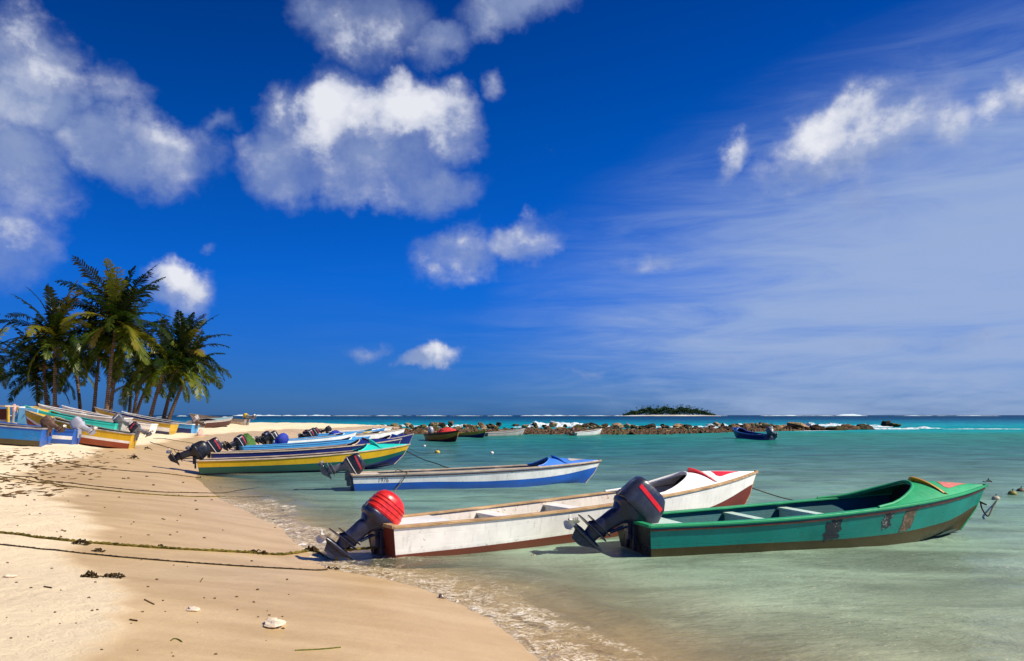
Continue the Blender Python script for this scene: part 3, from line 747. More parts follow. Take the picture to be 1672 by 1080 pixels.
    for sy in (-.095, .095):
        br.box((tz[0] - .045 - aft, y + sy, tz[2] - .13 + lift), (.05, .03, .34)); br.box((tz[0] + .05, y + sy, tz[2] + .045), (.17 + aft, .03, .03)); br.box((tz[0] + .085, y + sy, tz[2] - .03), (.03, .03, .14))
        br.tube([(tz[0] + .07, y + sy, tz[2] - .06), (tz[0] + .17, y + sy, tz[2] - .06)], .01, 6)
    br.tube([(piv[0], y - .13, piv[2]), (piv[0], y + .13, piv[2])], .024, 8)
    br.box((piv[0] - .05, y, piv[2] - .10), (.09, .12, .20))
    br.build('motor_bracket', body, root, bevel=.003)
    return lg

def between(p_stern, p_bow):
    dx, dy = p_bow[0] - p_stern[0], p_bow[1] - p_stern[1]
    return math.atan2(dy, dx), math.hypot(dx, dy)

# paints and metals
WHITE = paint('white_boat_paint', (0.88, 0.855, 0.79), wear=.26, dirt=.40, under=(.32, .33, .30))
WHITE_IN = paint('chalky_white_inside', (0.66, 0.60, 0.52), rough=.7, wear=.6, dirt=.6, under=(.45, .25, .18))
OXRED = paint('oxide_red_bottom', (0.16, 0.022, 0.012), rough=.5, wear=.25, under=(.05, .02, .01), dirt=.4)
TAN = wood('varnished_tan_rail', (0.62, 0.42, 0.22), (.30, .17, .07), rough=.5)
CREAM = wood('weathered_cream_rail', (0.66, 0.54, 0.40), (.36, .27, .18), rough=.6)
GREYW = wood('weathered_grey_rail', (0.50, 0.46, 0.40), (.20, .17, .14), rough=.75)
TEAL = paint('teal_hull_paint', (0.0, 0.215, 0.17), rough=.35, wear=.22, under=(.03, .03, .035), dirt=.4, var=.22)
OLIVE = paint('slimy_olive_bottom', (0.055, 0.035, 0.006), rough=.4, wear=.3, under=(.10, .08, .03), dirt=.5, var=.4)
GREEN_IN = paint('bright_green_inside', (0.02, 0.34, 0.13), rough=.45, wear=.25, under=(.02, .10, .09), dirt=.3)
DGREEN_IN = paint('dark_teal_inside', (0.005, 0.10, 0.11), rough=.6, wear=.35, under=(.15, .12, .08), dirt=.5)
MINT = paint('pale_mint_seat', (0.55, 0.72, 0.60), rough=.5, wear=.3)
BLUE = paint('cobalt_boat_blue', (0.012, 0.11, 0.46), rough=.4, wear=.2, under=(.10, .12, .20), dirt=.3)
BLUE_DECK = paint('sky_blue_deck', (0.05, 0.20, 0.62), rough=.4, wear=.2, under=(.02, .06, .2))
NAVY = paint('navy_boat_blue', (0.008, 0.018, 0.14), rough=.4, wear=.2, under=(.08, .08, .12))
YEL = paint('chrome_yellow_paint', (0.72, 0.43, 0.012), rough=.4, wear=.2, under=(.35, .2, .05), dirt=.35)
YEL2 = paint('mustard_paint', (0.60, 0.38, 0.03), rough=.5, wear=.4, under=(.3, .2, .08), dirt=.45)
BGREEN = paint('bottle_green_paint', (0.0, 0.10, 0.075), rough=.4, wear=.2, under=(.02, .05, .05))
AQUA = paint('aqua_deck_paint', (0.02, 0.56, 0.46), rough=.4, wear=.15, under=(.02, .3, .25), dirt=.25)
LBLUE = paint('light_blue_paint', (0.06, 0.33, 0.66), rough=.45, wear=.3, under=(.3, .32, .35), dirt=.3)
PANELBLUE = paint('washed_sky_blue', (0.20, 0.56, 0.86), rough=.55, wear=.12, under=(.05, .15, .3), dirt=.15)
MAROON = paint('maroon_wood_paint', (0.10, 0.018, 0.012), rough=.5, wear=.35, under=(.12, .07, .03))
BRED = paint('signal_red_paint', (0.62, 0.012, 0.03), rough=.4, wear=.15, under=(.5, .3, .25), dirt=.15)
BRICK = paint('brick_red_bottom', (0.36, 0.055, 0.016), rough=.5, wear=.2, under=(.15, .05, .03))
DARKIN = paint('dark_damp_inside', (0.10, 0.085, 0.075), rough=.7, wear=.5, under=(.25, .2, .15))
GREYIN = paint('grey_worn_inside', (0.30, 0.27, 0.25), rough=.7, wear=.5, under=(.2, .14, .1), dirt=.5)
GREYHULL = paint('faded_grey_hull', (0.42, 0.40, 0.37), rough=.55, wear=.4, under=(.2, .17, .15))
ORANGE = paint('ochre_trim', (0.50, 0.22, 0.02), rough=.45, wear=.3, under=(.12, .06, .02))
FADRED = paint('faded_coral_red', (0.52, 0.14, 0.11), rough=.55, wear=.5, under=(.4, .42, .38))
STRAKE = wood('dark_strake', (0.10, 0.03, 0.02), (.03, .012, .01), rough=.6)
BLACKM = simple('black_metal', (0.012, 0.013, 0.018), .35, 0.0, bump=.1)
CHAR = simple('charcoal_gloss', (0.030, 0.034, 0.055), .28, 0.0, var=.12, bump=.05)
INDIGO = simple('indigo_black_metal', (0.022, 0.026, 0.060), .30, 0.1, var=.3, bump=.12)
REDCOWL = simple('red_cowling_plastic', (0.62, 0.022, 0.018), .30, 0.0, var=.18, bump=.08)
STRIPE = simple('red_decal', (0.80, 0.012, 0.02), .35, var=.05)
DIMRED = simple('dull_red_decal', (0.48, 0.03, 0.05), .4, var=.3)
WDECAL = simple('white_decal', (0.70, 0.68, 0.68), .4, var=.1)
STEEL = simple('bare_propeller_metal', (0.62, 0.60, 0.54), .35, 0.6, var=.2)
WPROP = simple('white_propeller', (0.70, 0.68, 0.60), .45, 0.0, var=.15)
SILVER = simple('silver_cowling', (0.46, 0.47, 0.52), .30, 0.1, var=.06, scale=4)
GREYM = simple('grey_motor_metal', (0.16, 0.16, 0.18), .4, 0.3, var=.3)
BROWNM = simple('rusty_brown_metal', (0.13, 0.075, 0.05), .6, 0.1, var=.4)
BLUECOV = simple('blue_cloth_cover', (0.015, 0.04, 0.34), .75, var=.3, scale=6, bump=.6)
REDCLOTH = simple('red_cloth', (0.60, 0.03, 0.03), .8, var=.3, scale=6, bump=.6)
GREENTARP = simple('green_mossy_tarp', (0.045, 0.13, 0.015), .8, var=.5, scale=8, bump=.8)
YELPL = simple('yellow_plastic', (0.72, 0.50, 0.02), .45, var=.2)

CUDDY_SHADE = simple('cuddy_shade_black', (.012, .012, .013), .8)  # near-black colour standing in for the shade under the foredeck
def water_boat(spx, bpx, draft=.13, zoff=0.0):
    """stern and stem waterline pixels -> placement and length"""
    a, b = px(*spx), px(*bpx); yaw, L = between(a, b)
    return a, yaw, L

def boat_on(spx, bpx, ground=False, draft=.13, pitch=0.0, roll=0.0):
    if ground:
        a, b = gpx(*spx), gpx(*bpx); yaw, L = between(a, b)
        za, zb = H(a[0], a[1]), H(a[0] + L * .8 * math.cos(yaw), a[1] + L * .8 * math.sin(yaw))
        return (a[0], a[1], za - .04, yaw, math.atan2(zb - za, L * .8) + pitch, roll), L
    a, b = px(*spx), px(*bpx); yaw, L = between(a, b)
    return (a[0], a[1], -draft, yaw, pitch, roll), L

# --- white boat with the red motor (nearest)
pos, L = boat_on((628, 909), (1212, 846), draft=.14, pitch=R(0.6))
hW = Hull(L=L + .35, B=1.12, H=.54, Hb=.81, rake=.42, tb=.72, flare=.78, sheer=2.6)
bt, h = make_boat('motor_boat', 'white boat with dark red bottom, red deck panels and red motor, nearest the sand', pos,
    [(lambda t: .33 + .08 * sstep(t, .1, .6) + .06 * sstep(t, .75, 1), WHITE)], OXRED, WHITE_IN, TAN, hull=hW, deck=.60, deck_mat=WHITE, trim=WHITE, splash=BRED, panel=BRED,
    thwarts=((.27, .24), (.45, .24)), thwart_mat=WHITE, stern_deck=.125, transom_mat=OXRED, group='open motor boats moored at the beach', ribs=0)
outboard(bt, h, 41, .92, 'round', REDCOWL, INDIGO, None, WPROP, steer=-4, lift=-.10, aft=-.04)
BOAT_WHITE = (bt, h)

# --- green boat (right)
pos, L = boat_on((1040, 901), (1578, 871), draft=.14, pitch=R(0.8))
hG = Hull(L=L + .35, B=1.36, H=.52, Hb=.735, rake=.46, tb=.74, flare=.76, sheer=2.4)
bt, h = make_boat('motor_boat', 'teal green boat with olive bottom, ochre splash board and big charcoal motor', pos,
    [(lambda t: .42 - .08 * sstep(t, .2, .6) - .14 * sstep(t, .75, 1), TEAL)], OLIVE, DGREEN_IN, GREEN_IN, hull=hG, deck=.60, deck_mat=GREEN_IN, trim=GREEN_IN, splash=ORANGE, panel=FADRED,
    thwarts=((.33, .15), (.50, .15)), thwart_mat=MINT, stern_deck=.09, transom_mat=BLACKM, group='open motor boats moored at the beach', rail_w=.11, stripe=STRAKE, rail_h=.03)
outboard(bt, h, 45, 1.04, 'box', CHAR, INDIGO, STRIPE, WPROP, steer=-6, lift=-.04, aft=-.04)
BOAT_GREEN = (bt, h)

# --- blue and white boat in the middle
pos, L = boat_on((577, 800), (962, 789), draft=.14, pitch=R(0.3))
hB = Hull(L=L + .30, B=1.15, H=.50, Hb=.655, rake=.40, tb=.74, flare=.8, sheer=2.5)
bt, h = make_boat('motor_boat', 'white over cobalt blue open boat with blue foredeck, moored behind the white boat', pos,
    [(lambda t: .58 - .10 * sstep(t, .25, .55) + .02 * sstep(t, .7, 1), WHITE)], BLUE, GREYIN, CREAM, hull=hB, deck=.72, deck_mat=BLUE_DECK, trim=BLUE_DECK, splash=BLUE, panel=GREYHULL,
    thwarts=((.62, .28), (.32, .2)), thwart_mat=WHITE_IN, stern_deck=.10, transom_mat=NAVY, group='open motor boats moored at the beach', opening=.06, camber=.16, stripe=STRAKE)
outboard(bt, h, 60, .84, 'box', BLACKM, GREYM, DIMRED, STEEL, steer=-8, lift=.03, band=WDECAL)
BOAT_BLUE = (bt, h)

# --- yellow, green and navy boat
pos, L = boat_on((326, 774), (646, 766), draft=.02, pitch=R(0.4))
hY = Hull(L=L + .45, B=1.30, H=.42, Hb=.74, rake=.50, tb=.78, flare=.8, sheer=2.8)
bt, h = make_boat('motor_boat', 'yellow and green striped boat with navy stem and aqua foredeck, stern on the wet sand', pos,
    [(.50, YEL), (lambda t: .02 + .14 * sstep(t, .6, 1), BGREEN)], NAVY, DARKIN, CREAM, hull=hY, deck=.74, deck_mat=AQUA, trim=AQUA, splash=AQUA, panel=None, splash_h=.14,
    thwarts=((.12, .16), (.38, .2), (.58, .2)), thwart_mat=GREYIN, stern_deck=None, transom_mat=BLACKM, group='open motor boats moored at the beach', opening=.05, camber=.17)
outboard(bt, h, 58, .98, 'round', BLACKM, BLACKM, None, WPROP, steer=6, lift=.06)
BOAT_YEL = (bt, h)

# --- the row behind it (stern px, bow px, hull, colours, motor)
def row_boat(label, s, b, hull_kw, bands, bottom, inside, rail, motor=None, draft=.08, **kw):
    pos, L = boat_on(s, b, draft=draft, pitch=R(.4))
    hk = dict(L=L + .35, B=1.25, H=.45, Hb=.78, rake=.42, tb=.78, flare=.8, sheer=2.6); hk.update(hull_kw)
    bt, h = make_boat('motor_boat', label, pos, bands, bottom, inside, rail, hull=Hull(**hk), nt=26, detail=False, group='open motor boats moored at the beach', **kw)
    for mo in (motor or []): outboard(bt, h, **mo)
    return bt, h
MR = dict(tilt=56, sc=.95, style='box', cowl=BLACKM, body=BLACKM, stripe=DIMRED, prop=STEEL, band=WDECAL)
row_boat('navy boat with cream gunwale and maroon cuddy, just behind the yellow and green boat', (348, 760), (640, 753), {}, [(.30, NAVY)], NAVY, DARKIN, CREAM,
         [dict(MR, steer=4)], deck=.72, deck_mat=NAVY, trim=CREAM, splash=MAROON, opening=.05, camber=.16, thwarts=((.3, .2), (.5, .2)), thwart_mat=GREYIN, draft=.02)
row_boat('navy boat with a green tarpaulin heaped at the stern and a red striped motor', (392, 748), (592, 741), {'Hb': .70}, [(.72, LBLUE), (.10, NAVY)], BGREEN, DARKIN, LBLUE,
         [dict(MR, sc=.88, steer=10)], deck=.8, deck_mat=LBLUE, trim=WHITE, opening=.04, camber=.06, thwarts=((.4, .2),), thwart_mat=LBLUE, draft=.0)
row_boat('purple navy boat with weathered grey gunwale and a motor under a blue cloth cover', (462, 743), (664, 737), {'Hb': .84}, [(.2, NAVY)], NAVY, GREYIN, GREYW,
         [dict(tilt=40, sc=1.0, style='cover', cowl=BLUECOV, body=BLUECOV, prop=GREYM, handle=False)], deck=.76, deck_mat=NAVY, trim=GREYW, splash=BLUE_DECK, opening=.05, camber=.1, thwarts=((.3, .2), (.55, .2)), thwart_mat=GREYIN)
row_boat('pale boat with light blue gunwale and two dark motors, fourth hull back in the row', (440, 731), (575, 726), {}, [(.3, WHITE)], LBLUE, GREYIN, LBLUE,
         [dict(MR, y=.28, sc=.9, steer=10, stripe=None, band=None, cowl=INDIGO), dict(MR, y=-.30, sc=.95, stripe=WDECAL, steer=-12)], deck=.78, deck_mat=LBLUE, trim=WHITE, opening=.05, camber=.05, thwarts=((.25, .25), (.5, .2)), thwart_mat=WHITE)
row_boat('white boat with cream deck and the longest pale bow pointing at the rocks', (506, 724), (655, 719), {'Hb': .80}, [(.35, WHITE)], NAVY, DARKIN, CREAM,
         [dict(MR, sc=.88, steer=-5), dict(MR, sc=.82, y=.33, stripe=None, steer=12, band=DIMRED)], deck=.66, deck_mat=CREAM, trim=WHITE, splash=BLUE_DECK, opening=.05, camber=.06, thwarts=((.3, .25),), thwart_mat=LBLUE)
row_boat('sky blue boat with white inside and two red striped motors', (515, 718), (622, 715.5), {}, [(.4, LBLUE)], WHITE, WHITE_IN, LBLUE,
         [dict(MR, sc=.88, steer=-8), dict(MR, sc=.82, y=.33, steer=12)], deck=.75, deck_mat=WHITE, trim=GREEN_IN, splash=BLUE, opening=.05, camber=.07, thwarts=((.3, .25),), thwart_mat=WHITE)
row_boat('farthest boat of the row, white with yellow gear by the spit', (536, 712.5), (634, 711), {'Hb': .7}, [(.3, WHITE)], LBLUE, WHITE_IN, WHITE,
         [dict(MR, sc=.88, stripe=None, band=None)], deck=.74, deck_mat=YEL2, trim=WHITE, splash=YEL, opening=.05, camber=.06, thwarts=((.3, .25),), thwart_mat=WHITE)

# --- boats off the rocks
far_kw = dict(nt=24, detail=False, group='boats lying off the reef rocks')
pos, L = boat_on((704, 719), (764, 723.5), draft=.12)
bt, h = make_boat('rowing_boat', 'brown and maroon wooden boat with a red cloth, nearest the rocks in the centre', pos, [(.78, MAROON), (.3, ORANGE)], MAROON, DARKIN, MAROON,
    hull=Hull(L=4.6, B=1.5, H=.56, Hb=.85, rake=.5, tb=.7), thwarts=((.3, .2), (.55, .2)), **far_kw)
outboard(bt, h, 30, .9, 'round', SILVER, BROWNM, None, GREYM)
BOAT_BROWN = (bt, h)
pos, L = boat_on((752, 713), (791, 715), draft=.12)
make_boat('rowing_boat', 'blue boat with a yellow gunwale half hidden behind the brown wooden boat', pos, [(.55, YEL2), (.1, NAVY)], NAVY, DARKIN, YEL2, hull=Hull(L=4.2, B=1.2, H=.40, Hb=.66, rake=.4), thwarts=((.4, .2),), **far_kw)
pos, L = boat_on((790, 712.5), (850, 710.5), draft=.12)
make_boat('rowing_boat', 'long faded grey boat lying along the foot of the rocks', pos, [(.75, GREYIN), (.2, GREYHULL)], GREYHULL, DARKIN, GREYHULL, hull=Hull(L=5.6, B=1.3, H=.38, Hb=.66, rake=.45), thwarts=((.4, .2),), **far_kw)
pos, L = boat_on((936, 711.5), (989, 709.5), draft=.12)
bt, h = make_boat('rowing_boat', 'small white boat tucked under the middle of the rocks', pos, [(.2, WHITE)], GREYHULL, DARKIN, WHITE, hull=Hull(L=4.6, B=1.1, H=.34, Hb=.62, rake=.45), thwarts=((.4, .2),), **far_kw)
outboard(bt, h, 40, .9, 'round', MAROON, BROWNM, None, GREYM)
pos, L = boat_on((1257, 718.5), (1174, 714.0), draft=.10)
bt, h = make_boat('motor_boat', 'lone navy blue boat with grey motor floating before the rocks on the right', pos, [(.35, NAVY)], BLUE, NAVY, BLUE, hull=Hull(L=5.0, B=1.3, H=.44, Hb=.86, rake=.45, sheer=3), thwarts=((.45, .2), (.25, .2)), thwart_mat=GREYIN, deck=.76, deck_mat=BLUE, opening=.04, camber=.2, **far_kw)
outboard(bt, h, 50, 1.1, 'round', GREYM, GREYM, None, STEEL)

# --- boats drawn up on the beach, left
def beach_boat(label, s, b, Lx, hull_kw, bands, bottom, inside, rail, motor=None, name='motor_boat', zs=None, roll=0.0, **kw):
    a, c = ((s[0] - CX) / F * s[1], s[1]), ((b[0] - CX) / F * b[1], b[1]); yaw, L = between(a, c)
    L = Lx
    za, zb = H(a[0], a[1]), H(a[0] + L * .7 * math.cos(yaw), a[1] + L * .7 * math.sin(yaw))
    pos = (a[0], a[1], za - .05, yaw, math.atan2(zb - za, L * .7) + R(1.6), roll)
    hk = dict(L=L, B=1.35, H=.55, Hb=.95, rake=.45, tb=.8, flare=.8, sheer=2.4); hk.update(hull_kw)
    bt, h = make_boat(name, label, pos, bands, bottom, inside, rail, hull=Hull(**hk), nt=26, detail=False, group='boats drawn up on the dry sand', **kw)
    if motor: outboard(bt, h, **motor)
    return bt, h
BM = dict(tilt=48, sc=.70, style='box', cowl=BROWNM, body=BROWNM, stripe=None, prop=WPROP)
beach_boat('all blue boat with algae stained bottom and brown motor, leftmost on the beach', (72, 26.8), (-210, 25.9), 6.2, {'H': .62, 'Hb': .9}, [(.84, BLUE), (.30, paint('deep_azure_paint', (0.0, .17, .46), wear=.45, dirt=.5, under=(.2, .2, .15)))], OLIVE, NAVY, GREYW, dict(BM, steer=-6, lift=.05), thwarts=((.4, .2),), thwart_mat=GREYIN)
beach_boat('blue and white boat with a big silver motor beside the red bottomed boat', (122, 28.0), (-130, 27.2), 3.2, {'H': .52, 'Hb': .66, 'B': 1.1, 'rake': .25}, [(.60, BLUE), (.34, WHITE)], BLUE, WHITE_IN, BLUE, dict(BM, cowl=SILVER, body=SILVER, steer=-6, lift=.05, sc=.78), thwarts=((.4, .2),))
beach_boat('yellow boat with white line and brick red bottom at the edge of the dry sand', (214, 29.5), (-60, 28.6), 3.75, {'H': .60, 'Hb': .92, 'B': 1.15, 'rake': .3}, [(.52, YEL), (.36, WHITE)], BRICK, MAROON, GREYW, dict(BM, cowl=BLACKM, body=GREYM, stripe=DIMRED, lift=.06, steer=5, tilt=55, style='box'), thwarts=((.3, .22), (.6, .22)), thwart_mat=AQUA, deck=.7, deck_mat=YEL, splash=None, opening=.04, camber=.05)
beach_boat('aqua striped boat with grey motor behind the yellow one', (187, 33.5), (-20, 32.8), 3.6, {'H': .70, 'Hb': .98, 'B': 1.15, 'rake': .3}, [(.62, AQUA), (.3, GREYIN)], YEL2, GREYIN, AQUA, dict(BM, cowl=GREYM, body=GREYM, stripe=WDECAL, lift=.05, sc=.72), thwarts=((.3, .22),), deck=.7, deck_mat=YEL2, opening=.04, camber=.06)
beach_boat('long grey boat with pale gunwale under the tall palms', (204, 40), (-10, 39.5), 4.2, {'H': .72, 'Hb': 1.1, 'B': 1.6}, [(.1, GREYHULL)], GREYIN, GREYIN, WHITE, None, thwarts=((.3, .22), (.6, .22)), thwart_mat=WHITE)
beach_boat('mustard topped white boat standing highest up the beach', (133, 42), (-80, 41.5), 3.3, {'H': .85, 'Hb': 1.15, 'B': 1.6}, [(.7, YEL2), (.1, WHITE)], WHITE, YEL2, YEL2, None, thwarts=((.4, .22),), thwart_mat=WHITE, deck=.7, deck_mat=WHITE, opening=.03, camber=.15)
beach_boat('white boat with orange inside between the grey boat and the mustard striped one', (247, 42), (80, 41.5), 4.6, {'H': .62}, [(.55, WHITE), (.15, CREAM)], NAVY, ORANGE, WHITE, None, thwarts=((.3, .22),), thwart_mat=CREAM)
beach_boat('white boat with a mustard stripe and navy bottom left of the small blue boat', (281, 44), (120, 44), 4.4, {'H': .62}, [(.60, YEL2), (.22, WHITE)], NAVY, NAVY, GREYW, None, thwarts=((.4, .2),))
beach_boat('short blue boat with two pale motors on tilt', (316, 46), (170, 46), 4.2, {'H': .62}, [(.55, LBLUE), (.1, NAVY)], NAVY, DARKIN, WHITE, dict(BM, cowl=GREYHULL, body=BROWNM, stripe=DIMRED, lift=.06), thwarts=((.4, .2),))
beach_boat('dark weathered boat with faded grey teal deck, near the crest of the beach', (322, 57), (352, 60), 6.0, {'H': .50, 'Hb': .66, 'B': 1.7}, [(.72, GREYHULL), (.1, STRAKE)], STRAKE, DARKIN, GREYHULL, dict(BM, cowl=GREYHULL, body=BROWNM, stripe=DIMRED, tilt=40, lift=.05), deck=.25, deck_mat=paint('faded_grey_teal_deck', (.20, .34, .36), rough=.7, wear=.4), opening=.03, camber=.12)
beach_boat('small cream boat with a bright yellow motor, last on the crest of the beach', (402, 66), (330, 66.5), 5.0, {'H': .50, 'Hb': .7}, [(.6, GREYIN), (.1, CREAM)], CREAM, DARKIN, GREYIN, dict(BM, cowl=YELPL, body=GREYM, tilt=70, style='round', sc=.95, lift=.08), thwarts=((.4, .2),))

# ------------------------------------------------------------------ coconut palms
def palm_mats():
    m, t = new_mat('palm_frond')
    oi = t.node('ShaderNodeTexCoord').outputs['Object']
    ao = t.node('ShaderNodeAttribute', attribute_name='age').outputs['Fac']
    n = t.noise(oi, 2.5, 3, 0.6)
    c = t.ramp(t.math('ADD', ao, t.math('MULTIPLY', t.math('SUBTRACT', n, .5), .5)), [(0.0, (.006, .016, .003)), (.40, (.016, .034, .004)), (.58, (.07, .10, .007)), (.8, (.17, .17, .012)), (.98, (.22, .12, .03))])
    d = t.node('ShaderNodeBsdfDiffuse', {'Color': c}); tr = t.node('ShaderNodeBsdfTranslucent', {'Color': t.mix(1.0, c, (1.2, 1.3, .5), 'MULTIPLY')})
    g = t.node('ShaderNodeBsdfGlossy', {'Color': (.5, .5, .4, 1), 'Roughness': .4})
    a = t.node('ShaderNodeMixShader', {0: .28, 1: d.outputs[0], 2: tr.outputs[0]})
    b = t.node('ShaderNodeMixShader', {0: .05, 1: a.outputs[0], 2: g.outputs[0]})
    finish(t, b.outputs[0])
    m2, t = new_mat('palm_bark')
    p = t.node('ShaderNodeTexCoord').outputs['Object']
    wv = t.node('ShaderNodeTexWave', {'Vector': p, 'Scale': 2.2, 'Distortion': 2.0, 'Detail': 3.0}, bands_direction='Z')
    n = t.noise(p, 6, 4, .6)
    c = t.mix(wv.outputs['Fac'], (.07, .045, .03), (.20, .14, .095)); c = t.mix(t.ss(n, .4, .7), c, (.10, .06, .035))
    bm_ = t.node('ShaderNodeBump', {'Strength': .6, 'Distance': .03, 'Height': wv.outputs['Fac']})
    b = t.node('ShaderNodeBsdfPrincipled', {'Base Color': c, 'Roughness': .85, 'Normal': bm_.outputs[0], 'Specular IOR Level': .15}); finish(t, b.outputs[0])
    return m, m2
FROND, BARK = palm_mats()
def make_palm(label, base_px, d, crown_px, flen, nf, seed, up=1.0, droop=1.0, spread=1.0):
    rnd = random.Random(seed)
    bx = (base_px[0] - CX) / F * d; bz = H(bx, d) - .15
    cd = d + rnd.uniform(-.4, .4)
    cx_ = (crown_px[0] - CX) / F * cd; cz = EYE + (HY - crown_px[1]) / F * cd
    root = empty('palm_tree', (bx, d, bz)); tag(root, label, 'palm tree', 'coconut palms behind the beached boats')
    top = Vector((cx_ - bx, cd - d, cz - bz))
    m_ = MB(); path = []; rad = []; n = 22
    mid = Vector((top.x * rnd.uniform(.15, .45), 0, top.z * .5))
    for i in range(n + 1):
        a = i / n; p = mid * (2 * a * (1 - a)) + top * (a * a)
        path.append(p); rad.append((.135 + .11 * math.exp(-a * 9) - .035 * a) * (1.05 if i % 2 else .97))
    m_.tube(path, rad, 9); m_.build('trunk', BARK, root)
    cr = MB(); ages = []
    def addq(a, b, c, d_, age): cr.add([a, b, c, d_], [(0, 1, 2, 3)]); ages.extend([age] * 4)
    def addt(a, b, c, age): cr.add([a, b, c], [(0, 1, 2)]); ages.extend([age] * 3)
    for k in range(nf):
        q = k / (nf - 1)                           # 0 = youngest, upright; 1 = oldest, hanging
        elv = lerp(80, -38, q ** 1.25) * 1.0 + rnd.uniform(-9, 9)
        elv = R(elv) * (up if elv > 0 else 1)
        azm = k * 2.399963 + rnd.uniform(-.35, .35)
        Lf = flen * 1.0 * rnd.uniform(.85, 1.1) * (1 - .12 * q)
        age = min(1, max(0, q * .58 + rnd.uniform(-.12, .16)))
        if rnd.random() < .16: age = rnd.uniform(.6, .9)
        h_ = Vector((math.cos(azm), math.sin(azm), 0)); v_ = Vector((0, 0, 1))
        pts = [top.copy()]; segs = 15; ang = elv; dr = lerp(.35, 1.5, min(q * 1.7, 1)) * rnd.uniform(.75, 1.2) * (1.0 if q < .75 else .65)
        wind = Vector((.05, 0, 0))
        for i in range(segs):
            a = (i + 1) / segs
            an = ang - dr * a ** 1.6
            dvec = (h_ * math.cos(an) * spread + v_ * math.sin(an) + wind * a).normalized()
            pts.append(pts[-1] + dvec * Lf / segs)
        # rachis
        k0 = len(cr.v); cr.tube([p for p in pts[::2]] + [pts[-1]], [.035 * (1 - .8 * i / 8) for i in range(len(pts[::2]) + 1)], 4, cap=False); ages.extend([min(age + .2, .8)] * (len(cr.v) - k0))
        side = h_.cross(v_)
        roll = rnd.uniform(-.5, .5)
        nl = 30
        for i in range(2, nl):
            a = i / nl; f = a * segs; j = min(int(f), segs - 1); p = pts[j].lerp(pts[j + 1], f - j)
            tan = (pts[j + 1] - pts[j]).normalized(); nrm = side.cross(tan).normalized()
            ll = Lf * .24 * math.sin(math.pi * min(a * .9 + .12, 1)) ** .6 * rnd.uniform(.62, 1.15) + .06
            for sgn in (-1, 1):
                if rnd.random() < .10: continue
                sd = (side * math.cos(roll) + nrm * math.sin(roll)) * sgn
                dirn = (tan * .62 + sd * .80 + nrm * .12).normalized()
                hang = Vector((0, 0, -1)) * rnd.uniform(.2, .7)
                p1 = p + dirn * ll * .5 + hang * ll * .10; p2 = p + dirn * ll * .86 + hang * ll * .52
                wdt = tan * (.050 + .035 * rnd.random()) * (flen / 4.5)
                addq(p - wdt * .8, p + wdt * .8, p1 + wdt, p1 - wdt, age); addt(p1 - wdt, p1 + wdt, p2, min(1, age + rnd.uniform(0, .08)))
    o = cr.build('crown', FROND, root, smooth_=False)
    at = o.data.attributes.new('age', 'FLOAT', 'POINT'); at.data.foreach_set('value', np.array(ages, np.float32))
    nuts = MB()
    for k in range(7):
        a = rnd.uniform(0, 6.28); c = top + Vector((math.cos(a) * .26, math.sin(a) * .26, -.28 - rnd.random() * .15)); r = .13
        nuts.loft([(c.z + r * math.sin(t_) * 1.15, c.x, max(r * math.cos(t_), .01), max(r * math.cos(t_), .01), 2) for t_ in (-1.5, -1, -.5, 0, .5, 1, 1.5)], 8, fn=lambda q, c=c: (q[0], q[1] + c.y, q[2]))
    nuts.build('coconuts', simple('coconut_husk', (.10, .09, .02), .6), root)
    return root
PALMS = [
 ('leftmost of the thin palms, dark trunk beside the sky blue board', (64, 676), 58, (58, 612), 3.4, 20, 1),
 ('palm with a straight trunk second from the left of the grove', (79, 676), 57, (72, 592), 3.9, 22, 2),
 ('palm with the second tallest crown, on the left of the grove', (89, 676), 56, (90, 552), 4.4, 30, 3),
 ('palm with slim dark trunk leaning left, alone between the left and centre trunks', (132, 679), 62, (122, 596), 3.4, 18, 4),
 ('low yellowing palm leaning right into the centre trunks', (152, 680), 58, (163, 574), 3.9, 22, 5),
 ('tallest palm with thick trunk in the centre of the grove', (172, 682), 56, (190, 526), 5.0, 36, 6),
 ('palm with trunk crossing just right of the tallest palm', (178, 681), 58, (200, 556), 4.2, 24, 7),
 ('small palm with pale trunk right of the centre pair', (210, 684), 64, (214, 628), 2.6, 16, 8),
 ('small palm with dark trunk leaning right under the gap in the grove', (217, 684), 66, (230, 614), 3.0, 18, 9),
 ('short palm leaning right, trunk crossing the small dark one', (219, 685), 67, (245, 622), 2.8, 16, 10),
 ('palm leaning right, leftmost trunk of the right hand group', (243, 689), 58, (272, 598), 3.7, 22, 11),
 ('palm with the crown highest of the right hand group', (265, 687), 60, (297, 582), 4.1, 36, 12),
 ('rightmost palm with drooping yellow fronds', (272, 687), 59, (310, 604), 3.6, 22, 13),
 ('palm cut off by the left edge of the photo', (-30, 680), 58, (-22, 578), 3.4, 26, 14),
]
for (lb, b, d, c, fl, nf, sd) in PALMS: make_palm(lb, b, d, c, fl, nf, sd)

